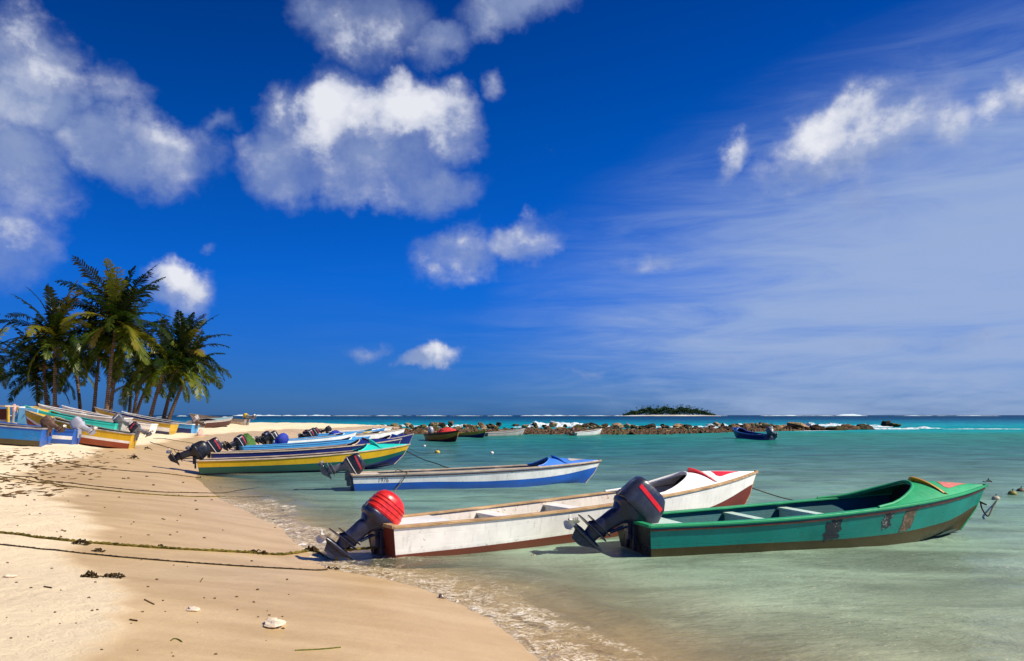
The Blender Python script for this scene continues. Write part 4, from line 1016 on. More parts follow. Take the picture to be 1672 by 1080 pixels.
# ------------------------------------------------------------------ reef rocks
def rock_mat(name='reef_rock', sh=0.0):
    m, t = new_mat(name); p = t.node('ShaderNodeNewGeometry').outputs['Position']
    oi = t.node('ShaderNodeObjectInfo').outputs['Random']
    n = t.math('ADD', t.noise(p, 2.6, 7, .8), sh); n2 = t.noise(p, .35, 3, .6)
    c = t.ramp(t.math('ADD', n, t.math('MULTIPLY', t.math('SUBTRACT', oi, .5), .45 if sh == 0 else 0.0)), [(.30, (.018, .010, .005)), (.46, (.075, .040, .018)), (.58, (.20, .115, .05)), (.75, (.42, .28, .15))])
    c = t.mix(t.ss(n2, .52, .66, 0, .6), c, (.10, .10, .02))
    b_ = t.node('ShaderNodeBump', {'Strength': .9, 'Distance': .12, 'Height': t.noise(p, 5, 6, .7)})
    b = t.node('ShaderNodeBsdfPrincipled', {'Base Color': c, 'Roughness': .8, 'Normal': b_.outputs[0], 'Specular IOR Level': .25}); finish(t, b.outputs[0]); return m
ROCKM = rock_mat()
def rock_mesh(seed):
    rnd = random.Random(seed); m = MB(); n1, n2 = 9, 12; rows = []
    for i in range(n1 + 1):
        th = math.pi * i / n1; r = []
        for j in range(n2):
            ph = 2 * math.pi * j / n2; v = Vector((math.sin(th) * math.cos(ph), math.sin(th) * math.sin(ph), math.cos(th)))
            k = 1 + .55 * mnoise.noise(v * 1.3 + Vector((seed * 3.1, 0, 0))) + .30 * mnoise.noise(v * 3.1 + Vector((0, seed * 2.3, 0)))
            r.append(v * k * .5)
        rows.append(r)
    m.grid(rows, closed=True, flip=True)
    me = bpy.data.meshes.new('rock'); me.from_pydata([tuple(p) for p in m.v], [], m.f); me.materials.append(ROCKM)
    me.polygons.foreach_set('use_smooth', [True] * len(m.f)); me.set_sharp_from_angle(angle=R(28)); return me
RM = [rock_mesh(k) for k in range(9)]
rnd = random.Random(5)
def reef_top(x):   # photograph column -> top row of the rocks, centre-line row of their foot
    if x < 660: return lerp(697, 693.5, (x - 500) / 160), lerp(700, 708, (x - 500) / 160)
    if x < 1100: return 693.5 + 1.2 * math.sin(x * .05), 709
    if x < 1330: return 694 + 1.0 * math.sin(x * .08), lerp(708, 702.5, (x - 1100) / 230)
    return 694.5, 702.5
def put_rock(x, yfoot, wpx, hpx, label, group, dz=0.0):
    X, Y = px(x, yfoot, 0)
    o = bpy.data.objects.new('rock', rnd.choice(RM)); COL.objects.link(o)
    wd = wpx / F * Y; ht = hpx / F * Y
    o.location = (X, Y, ht * .30 + dz); o.scale = (wd * rnd.uniform(.95, 1.2), wd * rnd.uniform(.8, 1.2), ht * 1.25)
    o.rotation_euler = (rnd.uniform(-.3, .3), rnd.uniform(-.3, .3), rnd.uniform(0, 6.3)); tag(o, label, 'rock', group); return o
cnt = 0
for k in range(250):
    x = 500 + 830 * (k + rnd.random()) / 250
    tp, ft = reef_top(x)
    q = rnd.random(); yf = lerp(tp + 5, ft, q); hp = rnd.uniform(2.6, 6.4) * (1.15 - .45 * q) * (1 if x > 640 else .5)
    put_rock(x, yf, rnd.uniform(6, 16) * (1 if x > 640 else .6), hp, 'brown coral rock in the low reef wall across the lagoon', 'rocks of the reef wall', dz=.25 * (1 - q) + .05)
for (x, y, w_, h_, lb) in [(1185, 704, 26, 8, 'broad brown rock at the reef wall where it starts to thin out'), (1216, 704, 20, 11, 'upright dark rock right of the broad one, above the lone navy boat'), (1248, 703, 26, 9, 'long low rock above the motor of the lone navy boat'),
                           (1300, 702, 34, 13, 'large dark rock with spray bursting behind it'), (1335, 703, 26, 9, 'brown rock just right of the bursting spray'), (1362, 703, 26, 7, 'flat brown rock between the spray and the last gap'),
                           (1388, 702, 30, 8, 'long dark rock before the right hand breaker'), (1412, 701.5, 34, 8, 'last long rock of the wall on the right'), (1447, 697, 16, 10, 'square dark rock standing alone in the foam'), (1462, 697, 15, 6, 'low rock right of the square dark one, last of all')]:
    put_rock(x, y, w_, h_, lb, 'large rocks at the open end of the reef wall')
# rubble bank the rocks lie on
xs = np.linspace(0, 1, 400)
m = MB(); rows = []
for i in range(900):
    x = lerp(495, 1345, i / 899); tp, ft = reef_top(x); r = []
    edge = min(1, (x - 495) / 60, (1345 - x) / 40)
    for j in range(26):
        a = j / 25; Yn = px(x, ft + .8, 0)[1]; Yd = Yn + a * 13; X = (x - CX) / F * Yd
        top_z = (EYE - (tp + 1.8 - HY) * (Yn + 6) / F) * .55
        z = top_z * math.sin(math.pi * min(a * .95 + .02, 1)) ** .7 * edge + .18 * mnoise.noise(Vector((X * .9, Yd * .9, 0))) + .30 * abs(mnoise.noise(Vector((X * 1.9, Yd * 1.9, 5)))) + .22 * abs(mnoise.noise(Vector((X * 4.3, Yd * 4.3, 5)))) - .20
        r.append((X, Yd, z))
    rows.append(r)
m.grid(rows, flip=False); rb = m.build('coral_rubble', rock_mat('reef_rubble', -.035), None, smooth_=False); tag(rb, 'bank of small brown coral rubble under the reef rocks', 'rubble', kind='stuff')

# ------------------------------------------------------------------ surf: breaking crests as lumpy ridges of foam
def foam_mat():
    m, t = new_mat('surf_foam'); p = t.node('ShaderNodeNewGeometry').outputs['Position']
    n = t.noise(p, 1.6, 7, .8); c = t.mix(t.ss(n, .38, .56), (.10, .42, .46), (.86, .88, .90))
    b_ = t.node('ShaderNodeBump', {'Strength': .7, 'Distance': .3, 'Height': n})
    d = t.node('ShaderNodeBsdfDiffuse', {'Color': c, 'Normal': b_.outputs[0]}); finish(t, d.outputs[0]); return m
FOAM = foam_mat()
sf = MB()
def crest(x0, x1, yb, hpx, seed, depth=3.0, lump=1.0, nx=70):
    rows = []
    for i in range(nx + 1):
        a = i / nx; x = lerp(x0, x1, a); X0, Y = px(x, yb, 0)
        hh = hpx / F * Y * (math.sin(math.pi * a) ** .6) * (.62 + .7 * lump * mnoise.noise(Vector((x * .06, seed * 5.0, 0))) + .22 * lump * mnoise.noise(Vector((x * .17, seed, 3))))
        r = []
        for j in range(9):
            b = j / 8; Yd = Y + (b - .5) * depth; X = (x - CX) / F * Y + .6 * mnoise.noise(Vector((x * .2, j, seed)))
            r.append((X, Yd, -.25 + max(hh, .02) * math.sin(math.pi * b) ** .8 + .25 * math.sin(math.pi * b) + .12 * (hh > .3) * mnoise.noise(Vector((X * 2, j * 1.7, seed)))))
        rows.append(r)
    sf.grid(rows, flip=True)
crest(855, 965, 696.5, 11.5, 1, 4); crest(840, 1010, 697.5, 4.5, 2, 3); crest(700, 800, 697, 5, 3, 3); crest(1150, 1222, 697, 8, 4, 3.5); crest(1150, 1250, 699, 4.5, 5, 3)
crest(1280, 1355, 700, 11.5, 6, 4, 1.3); crest(1325, 1400, 696, 6, 7, 3); crest(1390, 1455, 698, 6.5, 8, 3.5); crest(1400, 1500, 701, 3.5, 9, 3); crest(1470, 1540, 700, 3.0, 10, 2.5, 1.2)
crest(530, 700, 696, 3.0, 11, 3); crest(1000, 1160, 697.5, 3.2, 12, 3, 1.3); crest(1540, 1680, 701, 1.4, 13, 2); crest(1250, 1290, 698, 4.0, 14, 2.5)
surf = sf.build('surf', FOAM, None, angle=60); tag(surf, 'white surf breaking on and behind the reef wall', 'surf', kind='stuff')
sf = MB(); rnd = random.Random(11); x = 380
while x < 1700:
    ln = rnd.uniform(20, 90); crest(x, x + ln, 679.4, rnd.choice([.9, 1.3, 1.9, 2.6]), x * .37, 30, 1.3, 40); x += ln * rnd.uniform(.7, 1.0) + rnd.choice([0, 3, 12, 60])
for k in range(14):
    x = -60 + k * 35; crest(x, x + rnd.uniform(10, 26), rnd.uniform(679.5, 682), 1.6, k, 20, .8, 14)
s2 = sf.build('far_surf', FOAM, None, angle=60); tag(s2, 'thin white line of surf on the outer reef at the horizon', 'surf', kind='stuff')

# ------------------------------------------------------------------ distant island
D = 1350.0
m = MB(); rows = []
for i in range(61):
    a = i / 60; x = lerp(1008, 1176, a); r = []
    for j in range(9):
        b = j / 8; r.append(((x - CX) / F * D, D + (b - .5) * 60, -.8 + 3.2 * math.sin(math.pi * a) ** .35 * math.sin(math.pi * b) ** .5))
    rows.append(r)
m.grid(rows, flip=False); isl = m.build('island', simple('island_beach', (.62, .58, .48), .9, scale=.05), None); tag(isl, 'low sandy islet on the horizon', 'island', kind='structure')
fm_, t = new_mat('far_foliage'); p = t.node('ShaderNodeNewGeometry').outputs['Position']
n = t.noise(p, .35, 5, .7); c = t.mix(t.ss(n, .35, .65), (.012, .038, .022), (.07, .13, .055))
finish(t, t.node('ShaderNodeBsdfDiffuse', {'Color': c}).outputs[0])
m = MB(); rnd = random.Random(3)
def prof(a):
    return (1 - abs(2 * a - 1) ** 3.2) * (11.2 if a < .8 else lerp(11.2, 4, (a - .8) / .2)) * (1 if a > .06 else .6)
for k in range(5200):
    a = rnd.random(); hmax = prof(a) * (1 + .14 * math.sin(a * 31) + .10 * math.sin(a * 73)); x = lerp(1018, 1166, a)
    X = (x - CX) / F * D; Yp = D + rnd.uniform(-14, 14); z = 2.2 + (hmax) * rnd.random() ** .6; s_ = rnd.uniform(.8, 1.9)
    u = Vector((rnd.uniform(-1, 1), rnd.uniform(-1, 1), rnd.uniform(-.6, .6))).normalized() * s_; v = Vector((rnd.uniform(-1, 1), rnd.uniform(-1, 1), rnd.uniform(-1, 1))).cross(u).normalized() * s_ * .8
    c = Vector((X, Yp, z)); m.add([c - u, c - v, c + u, c + v], [(0, 1, 2, 3)])
for k in range(70):                                 # palm heads above the canopy
    a = rnd.random() ** .8; x = lerp(1018, 1164, a); X = (x - CX) / F * D; Yp = D + rnd.uniform(-12, 12); z = 2.2 + prof(a) * rnd.uniform(.95, 1.0) + rnd.uniform(1.0, 5.5)
    c = Vector((X, Yp, z)); m.add([c + Vector((-.25, 0, -6)), c + Vector((.25, 0, -6)), c + Vector((.15, 0, 0)), c + Vector((-.15, 0, 0))], [(0, 1, 2, 3)])
    for q in range(11):
        th = q / 11 * 6.28 + rnd.random(); l_ = rnd.uniform(2.2, 3.4); d1 = Vector((math.cos(th), math.sin(th) * .8, rnd.uniform(.1, .8))).normalized(); pm = c + d1 * l_ * .55; pe = c + d1 * l_ + Vector((0, 0, -1.1)); sv = d1.cross(Vector((0, 0, 1))).normalized() * .45
        m.add([c, pm + sv, pe, pm - sv], [(0, 1, 2, 3)])
ff = m.build('far_forest', fm_, None, smooth_=False); tag(ff, 'dense dark wood of palms covering the islet on the horizon', 'forest', kind='stuff')

# ------------------------------------------------------------------ ropes
def rope_mat(name, c1, c2, sc=30):
    m, t = new_mat(name); p = t.node('ShaderNodeTexCoord').outputs['Object']
    n = t.noise(p, sc, 5, .7); n2 = t.noise(p, 2.0, 3, .6)
    c = t.mix(t.ss(t.math('ADD', t.math('MULTIPLY', n, .6), t.math('MULTIPLY', n2, .4)), .40, .60), c1, c2)
    b_ = t.node('ShaderNodeBump', {'Strength': 1.0, 'Distance': .01, 'Height': n})
    finish(t, t.node('ShaderNodeBsdfPrincipled', {'Base Color': c, 'Roughness': .9, 'Normal': b_.outputs[0], 'Specular IOR Level': .1}).outputs[0]); return m
MOSSR = rope_mat('mossy_rope', (.045, .040, .008), (.22, .17, .03)); DARKR = rope_mat('dark_wet_rope', (.018, .014, .010), (.07, .05, .03)); PALER = rope_mat('pale_rope', (.20, .16, .10), (.42, .36, .24))
WEED = rope_mat('dried_seaweed', (.012, .010, .006), (.09, .055, .02), 60)
def catmull(P, n=12):
    out = []; P = [Vector(p) for p in P]
    for i in range(len(P) - 1):
        a, b, c, d = P[max(i - 1, 0)], P[i], P[i + 1], P[min(i + 2, len(P) - 1)]
        for k in range(n):
            t = k / n; out.append(.5 * ((2 * b) + (c - a) * t + (2 * a - 5 * b + 4 * c - d) * t * t + (3 * b - a - 3 * c + d) * t ** 3))
    out.append(P[-1]); return out
def sand_rope(name_lbl, pts, r, mat, jit=.25, group='mooring ropes across the sand', lift=.0, wob=.012):
    rr = random.Random(len(pts) * 7 + int(pts[0][1])); P = []
    for p in pts:
        if len(p) == 3: P.append(Vector((*px(p[0], p[1], p[2]), p[2])))
        else:
            X, Y, Z = gpx(*p); P.append(Vector((X, Y, max(Z, -.02))))
    C = catmull(P, 26); out = []
    for i, c in enumerate(C):
        c = c + Vector((0, wob * 2 * mnoise.noise(Vector((c.x * 1.2, 3, 1))), 0)) + Vector((0, wob * mnoise.noise(Vector((c.x * 6, 0, 1))), 0))
        if len(pts[min(i // 26, len(pts) - 1)]) == 2: c.z = max(H(c.x, c.y), -.03) + r * .7 + lift
        out.append(c)
    m = MB(); m.tube(out, [r * (1 + .25 * rr.uniform(-1, 1)) for _ in out], 7, jit=jit, rnd=rr)
    o = m.build('rope', mat, None); tag(o, name_lbl, 'rope', group); return o
sand_rope('thick mossy rope, nearest pair, upper of the two running to the red motor', [(-30, 866), (0, 871), (60, 879), (130, 886), (220, 893), (300, 898), (400, 903.5), (470, 906), (512, 901), (552, 899, .12), (628, 893, .10)], .016, MOSSR, .35)
sand_rope('thin dark rope lowest across the sand, below the mossy one', [(-30, 886), (0, 890), (70, 898), (150, 906), (240, 914), (340, 922), (440, 928), (535, 931)], .009, DARKR)
sand_rope('long thin rope across the middle sand, upper of the close pair', [(-30, 771), (0, 774.5), (80, 786), (160, 795), (260, 804), (350, 806), (430, 804), (480, 801, -.03)], .010, DARKR)
sand_rope('long thin rope across the middle sand, lower of the close pair', [(-30, 774), (0, 779), (80, 790), (140, 798), (220, 806), (300, 811), (370, 812, -.03), (440, 811, -.06)], .011, MOSSR)
sand_rope('thin rope from the upper beach to the stern of the yellow and green boat', [(90, 752), (140, 762), (200, 769), (270, 774), (328, 778, .03)], .012, DARKR)
sand_rope('short dark rope ending on the sand left of the black motors', [(245, 722), (280, 733), (300, 737), (350, 739), (390, 738.5)], .014, DARKR)
sand_rope('thin rope running down from the pinkish boulder to the row of boats', [(250, 716), (300, 722), (340, 729), (392, 733)], .013, DARKR)
def clump(name, label, x, y, wpx, hpx, mat, cat, n=26, seed=0, group=None):
    rr = random.Random(seed * 13 + int(x)); X, Y, Z = gpx(x, y); z0 = H(X, Y); w_, h_ = wpx / F * Y, hpx / F * Y * 1.3; m = MB()
    for k in range(n):
        a = rr.uniform(-.5, .5); cx0 = a * w_; cy0 = rr.uniform(-.35, .35) * w_ * .6; hh = h_ * (1 - (2 * a) ** 2) * rr.uniform(.2, 1)
        L_ = w_ * rr.uniform(.12, .34); th = rr.uniform(0, 6.28); pts = []
        for q in range(5):
            t = q / 4 - .5; pts.append((cx0 + t * L_ * math.cos(th) + rr.uniform(-1, 1) * .006, cy0 + t * L_ * math.sin(th) + rr.uniform(-1, 1) * .006, max(hh * (1 - 2 * t * t) + rr.uniform(-1, 1) * .006, .002)))
        m.tube(pts, [.003 + .05 * h_ * rr.random() + .2 * h_ * (.2 - abs(q / 4 - .5) * .3) for q in range(5)], 5, jit=.4, rnd=rr)
    o = m.build(name, mat, None, angle=50); o.location = (X, Y, z0); tag(o, label, cat, group); return o
clump('seaweed_clump', 'dark seaweed heap lying left, with a tall tip', 147, 943, 26, 9, WEED, 'seaweed', 30, 1, 'seaweed on the near sand')
clump('seaweed_clump', 'dark ragged seaweed just right of the tallest heap', 183, 943, 36, 6, WEED, 'seaweed', 30, 2, 'seaweed on the near sand')
clump('seaweed_clump', 'brown tuft of seaweed caught on the mossy rope near its left', 131, 889, 28, 7, WEED, 'seaweed', 34, 3, 'seaweed on the near sand')
clump('seaweed_clump', 'small brown tuft below the mossy rope', 160, 901, 18, 5, WEED, 'seaweed', 22, 4, 'seaweed on the near sand')
clump('seaweed_clump', 'dark weed knot on the mossy rope just before the motor', 507, 901, 24, 9, WEED, 'seaweed', 34, 5, 'seaweed on the near sand')
clump('seaweed_clump', 'low weed on the mossy rope left of the dark knot', 418, 904, 36, 5, WEED, 'seaweed', 26, 6, 'seaweed on the near sand')
clump('seaweed_clump', 'small weed on the mossy rope halfway along', 262, 895, 20, 4, WEED, 'seaweed', 18, 7, 'seaweed on the near sand')
clump('seaweed_clump', 'dark weed end of the thin rope in the shadow of the red motor', 540, 929, 26, 4, WEED, 'seaweed', 18, 8, 'seaweed on the near sand')
clump('driftwood', 'dark driftwood chunk alone on the wet sand beyond the ropes', 219, 750, 14, 6, WEED, 'driftwood', 20, 9)
clump('driftwood', 'small curved dark stick near the red bottomed boat', 241, 735, 12, 5, WEED, 'driftwood', 10, 10)
def stone(label, x, y, wpx, hpx, mat, name='stone', cat='stone', group=None, sink=.25):
    X, Y, Z = gpx(x, y); o = bpy.data.objects.new(name, RM[int(x) % 9].copy()); COL.objects.link(o); o.data.materials.clear(); o.data.materials.append(mat)
    wd, ht = wpx / F * Y, hpx / F * Y; o.location = (X, Y, H(X, Y) + ht * (.5 - sink)); o.scale = (wd, wd * .8, ht * 1.3); o.rotation_euler = (0, 0, x); tag(o, label, cat, group); return o
PALEST = simple('pale_coral_stone', (.80, .66, .48), .9, var=.25, scale=40, bump=1.0); PINKST = simple('pinkish_boulder_stone', (.62, .42, .33), .8, var=.2); DKST = simple('dark_pebble', (.10, .06, .03), .8, var=.4)
stone('pale crumbling coral lump in the near wet sand', 448, 1022, 44, 11, PALEST)
stone('yellowish flat coral scrap left of the pale lump', 316, 996, 26, 5, PALEST)
stone('pale coral piece at the left edge below the ropes', 16, 943, 18, 5, PALEST)
stone('pinkish rounded boulder at the end of the beach boats', 328, 712, 13, 11, PINKST, 'boulder', 'boulder')
stone('half buried rounded stone just where the wash first breaks', 722, 977, 13, 8, simple('wet_pebble', (.22, .17, .12), .3, var=.3), sink=.3)
def stick(label, pts, r, mat, name='twig', cat='twig', group='twigs on the near sand'):
    P = []
    for p in pts: X, Y, Z = gpx(*p); P.append(Vector((X, Y, H(X, Y) + r * .8)))
    m = MB(); m.tube(catmull(P, 8), r, 6); o = m.build(name, mat, None); tag(o, label, cat, group); return o
GRASSB = rope_mat('green_seagrass', (.05, .07, .01), (.20, .20, .04)); TWG = rope_mat('brown_twig', (.06, .035, .015), (.20, .13, .06))
stick('long green blade of seagrass lying near the bottom', [(482, 1063), (505, 1062), (530, 1060.5), (556, 1058)], .0045, GRASSB)
stick('small curled green blade arched on the sand', [(279, 1047), (284, 1044), (291, 1045), (297, 1049)], .004, GRASSB)
stick('thin pale twig lying slantwise in the left sand', [(236, 980), (244, 984), (252, 988)], .005, TWG)
stick('short dark twig near the wet edge of the sand', [(212, 1013), (224, 1015)], .006, WEED)
stick('flat dark twig at the left below the seaweed', [(72, 959), (84, 961)], .006, WEED)
stick('thin twig standing up right of the seaweed', [(327, 951), (331, 945)], .004, TWG)
rnd = random.Random(23)
for k in range(110):
    x = rnd.uniform(5, 560) if k % 3 else rnd.uniform(5, 300); y = rnd.uniform(905, 1075) if k % 2 else rnd.uniform(770, 880)
    if y > 960 and x > 480: continue
    s_ = rnd.uniform(1.6, 4.2)
    stone('tiny dark fleck of weed or pebble on the sand', x, y, s_ * rnd.uniform(1, 1.6), s_ * .6, DKST, 'pebble', 'pebble', 'flecks scattered on the sand')
# wrack line of dry weed on the upper beach
m = MB(); rnd = random.Random(31)
for k in range(420):
    x = rnd.gauss(60, 75); y = rnd.uniform(737, 812) if k % 3 else rnd.uniform(737, 765)
    if x < -40 or x > 250 - (y - 740) * 2.2: continue
    X, Y, Z = gpx(x, y); z0 = H(X, Y); th = rnd.uniform(-.5, .5) + (0 if rnd.random() < .7 else 1.5); L_ = rnd.uniform(.05, .28)
    pts = [(X + t * L_ * math.cos(th), Y + t * L_ * math.sin(th) + rnd.uniform(-.01, .01), z0 + rnd.uniform(.003, .018)) for t in (-.5, -.2, .1, .5)]
    m.tube(pts, [.002, rnd.uniform(.004, .012), rnd.uniform(.006, .016), .003], 4, cap=False, jit=.4, rnd=rnd)
wr = m.build('seaweed_wrack', rope_mat('dry_brown_wrack', (.05, .03, .012), (.22, .13, .05), 40), None); tag(wr, 'scattered line of dry dark seaweed on the upper beach', 'seaweed', kind='stuff')

def air_rope(label, P, r, mat, sag=.0, group='mooring lines of the boats'):
    P = [Vector(p) for p in P]; C = catmull(P, 12)
    m = MB(); m.tube(C, r, 6); o = m.build('mooring_line', mat, None); tag(o, label, 'rope', group); return o
def bow(B, v=.75): rt, h = B; return rt.matrix_world @ Vector(h.side(1, v))
def on_hull(B, t, v, dy=.01, side=-1): rt, h = B; p = h.side(t, v); return rt.matrix_world @ Vector((p[0], side * (p[1] + dy), p[2]))
b1 = bow(BOAT_WHITE, .30); e = px(1335, 822, .05)
air_rope('dark line from the bow of the white boat towards the green boat', [b1, b1.lerp(Vector((*e, .05)), .5) + Vector((0, 0, -.05)), (*e, .05), (*px(1420, 830, -.1), -.1)], .009, DARKR)
a = on_hull(BOAT_WHITE, .62, .95); w0 = px(868, 906, .01)
air_rope('pale rope hanging from the side of the white boat into the water', [a + Vector((0, 0, .02)), on_hull(BOAT_WHITE, .55, .55, .02), on_hull(BOAT_WHITE, .42, .06, .05), (*w0, .0)], .008, PALER)
a1, a2 = on_hull(BOAT_BLUE, .20, 1.0, -.95, -1), on_hull(BOAT_BLUE, .20, 1.0, .02)
air_rope('rope looped over the gunwales of the blue and white boat', [on_hull(BOAT_BLUE, .19, 1.0, -.06, 1) + Vector((0, 0, .05)), on_hull(BOAT_BLUE, .20, 1.0, -.3) + Vector((0, 0, .02)), on_hull(BOAT_BLUE, .20, 1.0, .03) + Vector((0, 0, .03)), on_hull(BOAT_BLUE, .17, .5, .03), on_hull(BOAT_BLUE, .14, .05, .04)], .012, PALER)
b = bow(BOAT_YEL, .4)
air_rope('dark line from the bow of the yellow and green boat down into the water', [b, (*px(690, 750, .18), .18), (*px(712, 757, .07), .07), (*px(722, 761, .02), .02), (*px(738, 766, .0), .0)], .016, DARKR)
air_rope('thin line from the yellow and green boat to the yellow float', [bow(BOAT_YEL, .7), (*px(685, 740, .1), .1), (*px(712, 740, .02), .02)], .008, DARKR)
b = bow(BOAT_GREEN, .35); 
air_rope('weedy line hanging from the bow of the green boat to the small anchor', [(*px(1601, 821, .38), .38), (*px(1604, 832, .15), .15), (*px(1613, 843, .05), .05), (*px(1620, 830, .10), .10), (*px(1627, 818, .02), .02)], .012, DARKR)
clump('anchor_knot', 'dark weedy knot at the low point of the line off the green bow', 1613, 843, 12, 6, WEED, 'anchor', 14, 3).location.z = .03
air_rope('short line from the stem of the green boat', [b, b + Vector((.12, 0, -.06)), Vector((*px(1601, 821, .38), .38))], .010, DARKR)

# ------------------------------------------------------------------ floats
def floatball(label, x, y, rpx, mat, stretch=1.2):
    X, Y = px(x, y, 0); r = rpx / F * Y; root = empty('mooring_float', (X, Y, r * .25)); tag(root, label, 'buoy', 'small floats on the water')
    m = MB(); m.loft([(r * math.sin(a) * .9, 0, max(r * stretch * math.cos(a), .002), max(r * math.cos(a), .002), 2) for a in [(-90 + 18 * k) * math.pi / 180 for k in range(11)]], 14); m.build('ball', mat, root, angle=80)
    m = MB(); m.tube([(0, 0, r * .8), (0, 0, r * 1.15), (r * .3, 0, r * 1.3)], r * .14, 6); m.build('eye', DARKR, root); return root
FY = simple('yellow_float', (.55, .42, .06), .5, var=.3); FO = simple('olive_float', (.22, .20, .03), .6, var=.4); FW = simple('white_float', (.72, .70, .62), .5)
floatball('yellow float on the line off the yellow and green boat', 714, 739.5, 3.6, FY); floatball('white float right of the yellow float, open water', 803, 740.5, 2.8, FW); floatball('small white float by the bows of the boat row', 693, 729, 2.0, FW)
floatball('pale grey float nearest the green bow', 1626, 816, 5.5, simple('grey_float', (.40, .36, .26), .6)); floatball('olive float in the middle of the three on the right', 1653, 808, 6.0, FO); floatball('dark brown float at the right edge', 1667, 804, 6.0, simple('brown_float', (.10, .07, .03), .6))
floatball('tiny orange float beside the long grey boat', 794, 712, 2.4, simple('orange_float', (.45, .22, .04), .6))

# ------------------------------------------------------------------ gear lying in the boats and on the beach
def cloth(label, C, sx, sy, sz, mat, name='tarpaulin', cat='tarpaulin', seed=0):
    m = MB(); rows = []; n1, n2 = 10, 16
    for i in range(n1 + 1):
        a = i / n1 * math.pi / 2; r = []
        for j in range(n2):
            th = 2 * math.pi * j / n2; k = 1 + .28 * mnoise.noise(Vector((math.cos(th) * 2, math.sin(th) * 2, i * .5 + seed)))
            r.append((math.sin(a) * sx * math.cos(th) * k, math.sin(a) * sy * math.sin(th) * k, math.cos(a) * sz * (1 + .25 * mnoise.noise(Vector((j * .9, i * .6, seed))))))
        rows.append(r)
    m.grid(rows, closed=True, flip=True); o = m.build(name, mat, None, angle=70); o.location = C; tag(o, label, cat); return o
X, Y = px(402, 726, .32); cloth('green mossy tarpaulin heaped at the stern behind the red striped motor', (X, Y, .30), .42, .4, .50, GREENTARP, seed=2)
X, Y = px(393, 737, .25); cloth('small yellow bag hanging beside the green tarpaulin', (X, Y - .1, .16), .2, .16, .22, YELPL, 'bag', 'bag', 4)
rt, h = BOAT_BROWN; p = rt.matrix_world @ Vector((h.side(.66, 1)[0], 0, h.z(.66) - .1)); cloth('red cloth bundled in the bow of the brown wooden boat', p, .7, .38, .42, REDCLOTH, 'red_cloth', 'cloth', 6)
X, Y = px(604, 712, .3); cloth('yellow sack in the farthest boats of the row', (X, Y, .34), .62, .4, .26, YELPL, 'sack', 'sack', 7)
X, Y = px(548, 714, .3); cloth('blue cloth bundle on the white boats of the row', (X, Y, .38), .45, .35, .34, BLUECOV, 'cloth_bundle', 'cloth', 8)
# sky blue board, posts and rack at the far left
d = 29.4
def wpt(x, y, d): return Vector(((x - CX) / F * d, d, EYE + (HY - y) / F * d))
root = empty('blue_board', wpt(45, 698, d)); tag(root, 'sky blue painted board standing upright among the left boats', 'board')
m = MB(); P = [wpt(x, y, d) - root.location for (x, y) in ((26, 706), (55, 707), (61.5, 668), (31, 666))]; bk = [p + Vector((.02, .05, 0)) for p in P]
m.add(P + bk, [(0, 1, 2, 3), (7, 6, 5, 4), (0, 4, 5, 1), (1, 5, 6, 2), (2, 6, 7, 3), (3, 7, 4, 0)]); m.build('panel', PANELBLUE, root, smooth_=False, bevel=.006)
m = MB(); q = wpt(44.5, 673.5, d - .02) - root.location; m.tube([q + Vector((-.035, 0, 0)), q + Vector((0, -.03, -.02)), q + Vector((.03, -.02, .02)), q + Vector((.02, 0, .04))], .012, 6); m.build('hook', DARKR, root)
m = MB(); P = [wpt(x, y, d + .09) - root.location for (x, y) in ((31, 667), (29, 720))]; m.tube(P, .03, 6); P = [wpt(x, y, d + .09) - root.location for (x, y) in ((59, 669), (57, 720))]; m.tube(P, .03, 6); m.build('back_posts', GREYW, root)
root = empty('wooden_post', wpt(22, 712, 29.2)); tag(root, 'pale wooden post with a pink bound top left of the blue board', 'post')
m = MB(); P = [wpt(22, 715, 29.2) - root.location, wpt(21, 690, 29.2) - root.location, wpt(22.5, 670, 29.2) - root.location]; m.tube(P, [.05, .045, .05], 8); m.build('shaft', GREYW, root)
m = MB(); P = [wpt(22.6, 672, 29.2) - root.location, wpt(23, 666, 29.2) - root.location, wpt(23.3, 660, 29.2) - root.location]; m.tube(P, [.055, .068, .045], 8); m.build('binding', simple('pinkish_rag', (.70, .42, .40), .8), root)
root = empty('boat_shelter', wpt(5, 712, 28.9)); tag(root, 'low wooden shelter with pale roof edge and yellow post at the left edge', 'shelter')
m = MB(); q = wpt(-10, 663.5, 29) - root.location; m.box(q, (1.3, .8, .06)); m.build('roof', CREAM, root)
for (x, mt) in ((13.5, YEL2), (-25, GREYW)):
    m = MB(); m.tube([wpt(x, 700, 28.8) - root.location, wpt(x, 665, 28.8) - root.location], .05, 8); m.build('post', mt, root)
m = MB(); q = wpt(-6, 678, 29.3) - root.location; m.box(q, (.75, .04, .45)); m.build('back_panel', MAROON, root)
m = MB(); q = wpt(0, 688, 28.85) - root.location; m.box(q, (.5, .05, .12)); m.build('seat_board', CREAM, root)
root = empty('wooden_rack', wpt(78, 690, 50)); tag(root, 'dark wooden rail on posts under the left palms', 'rack')
m = MB(); m.tube([wpt(57, 663, 50) - root.location, wpt(97, 664, 50) - root.location], .045, 6); m.build('rail', STRAKE, root)
for x in (60, 95): m = MB(); m.tube([wpt(x, 692, 50) - root.location, wpt(x, 662, 50) - root.location], .05, 6); m.build('post', STRAKE, root)

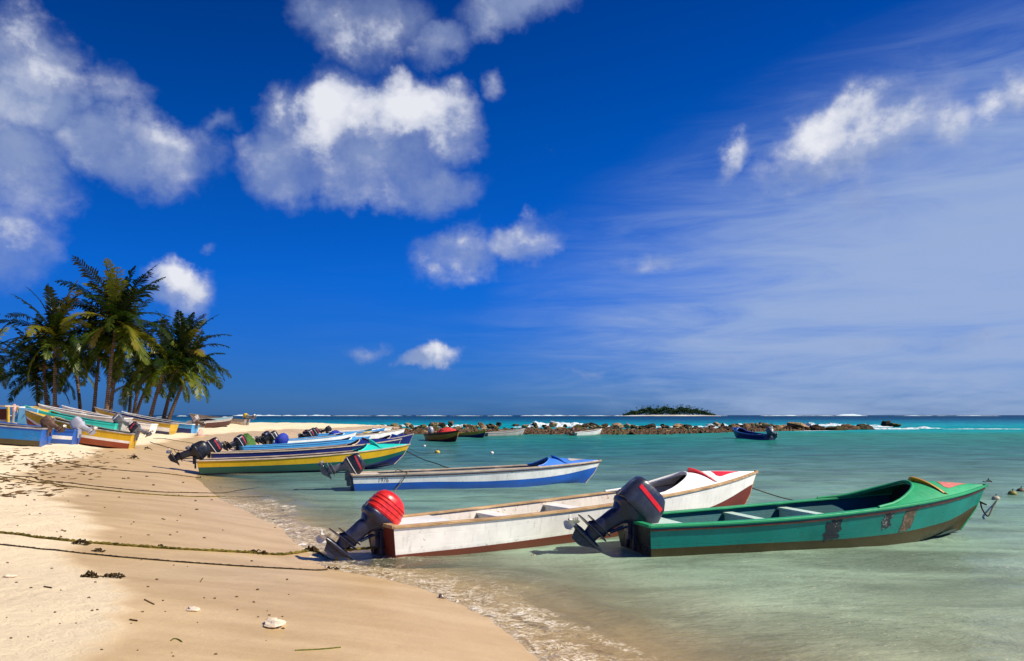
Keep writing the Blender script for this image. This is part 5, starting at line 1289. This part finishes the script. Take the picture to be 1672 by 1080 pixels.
# faint registration marks by the stern of two boats
def hull_text(B, txt, t0, v, size, mat, side=-1, part='registration_mark'):
    rt, h = B; cu = bpy.data.curves.new('lettering', 'FONT'); cu.body = txt; cu.size = size; cu.extrude = .0
    tmp = bpy.data.objects.new('lettering', cu); COL.objects.link(tmp)
    dg = bpy.context.evaluated_depsgraph_get(); me = bpy.data.meshes.new_from_object(tmp.evaluated_get(dg)); bpy.data.objects.remove(tmp)
    me.materials.clear(); me.materials.append(mat)
    LL = h.side(1, v)[0]
    for vt in me.vertices:
        x, y = vt.co.x, vt.co.y; t = t0 + x / LL; p = h.side(t, v + y / (h.z(t) - .1)); vt.co = (p[0], side * (p[1] + .004), p[2])
    o = bpy.data.objects.new(part, me); COL.objects.link(o); o.parent = rt; return o
FADED = simple('faded_black_lettering', (.22, .20, .18), .7)
hull_text(BOAT_BLUE, '1976', .085, .62, .13, FADED)
hull_text(BOAT_WHITE, '159', .385, .70, .07, FADED); hull_text(BOAT_WHITE, '15', .475, .72, .07, FADED)
# worn patches on the teal side
def patch(B, t0, t1, v0, v1, mat, slant=0.0, side=-1):
    rt, h = B; m = MB(); rows = []
    for i in range(9):
        a = i / 8; r = []
        for j in range(7):
            b = j / 6; jt = .012 * mnoise.noise(Vector((b * 5, t0 * 40, 0))) * (i in (0, 8)); jv = .12 * mnoise.noise(Vector((a * 4, t0 * 30, 2))) * (j in (0, 6))
            t = lerp(t0, t1, a) + slant * b + jt; p = h.side(t, lerp(v0, v1, b) + jv); r.append((p[0], side * (p[1] + .0035), p[2]))
        rows.append(r)
    m.grid(rows, flip=(side > 0)); m.build('bare_patch', mat, rt)
PB = paint('scraped_dark_patch', (.020, .028, .034), rough=.7, wear=1.0, under=(.30, .30, .26), dirt=.3, scale=1.6); PBR = paint('scraped_brown_patch', (.10, .075, .045), rough=.7, wear=.8, under=(.22, .14, .09), dirt=.5)
patch(BOAT_GREEN, .448, .492, .36, .85, PB, .004); patch(BOAT_GREEN, .612, .636, .52, .90, PB, .003); patch(BOAT_GREEN, .672, .706, .36, .92, PBR, .008)
# ribs moulded on the red cowling and the black strap on the motor well
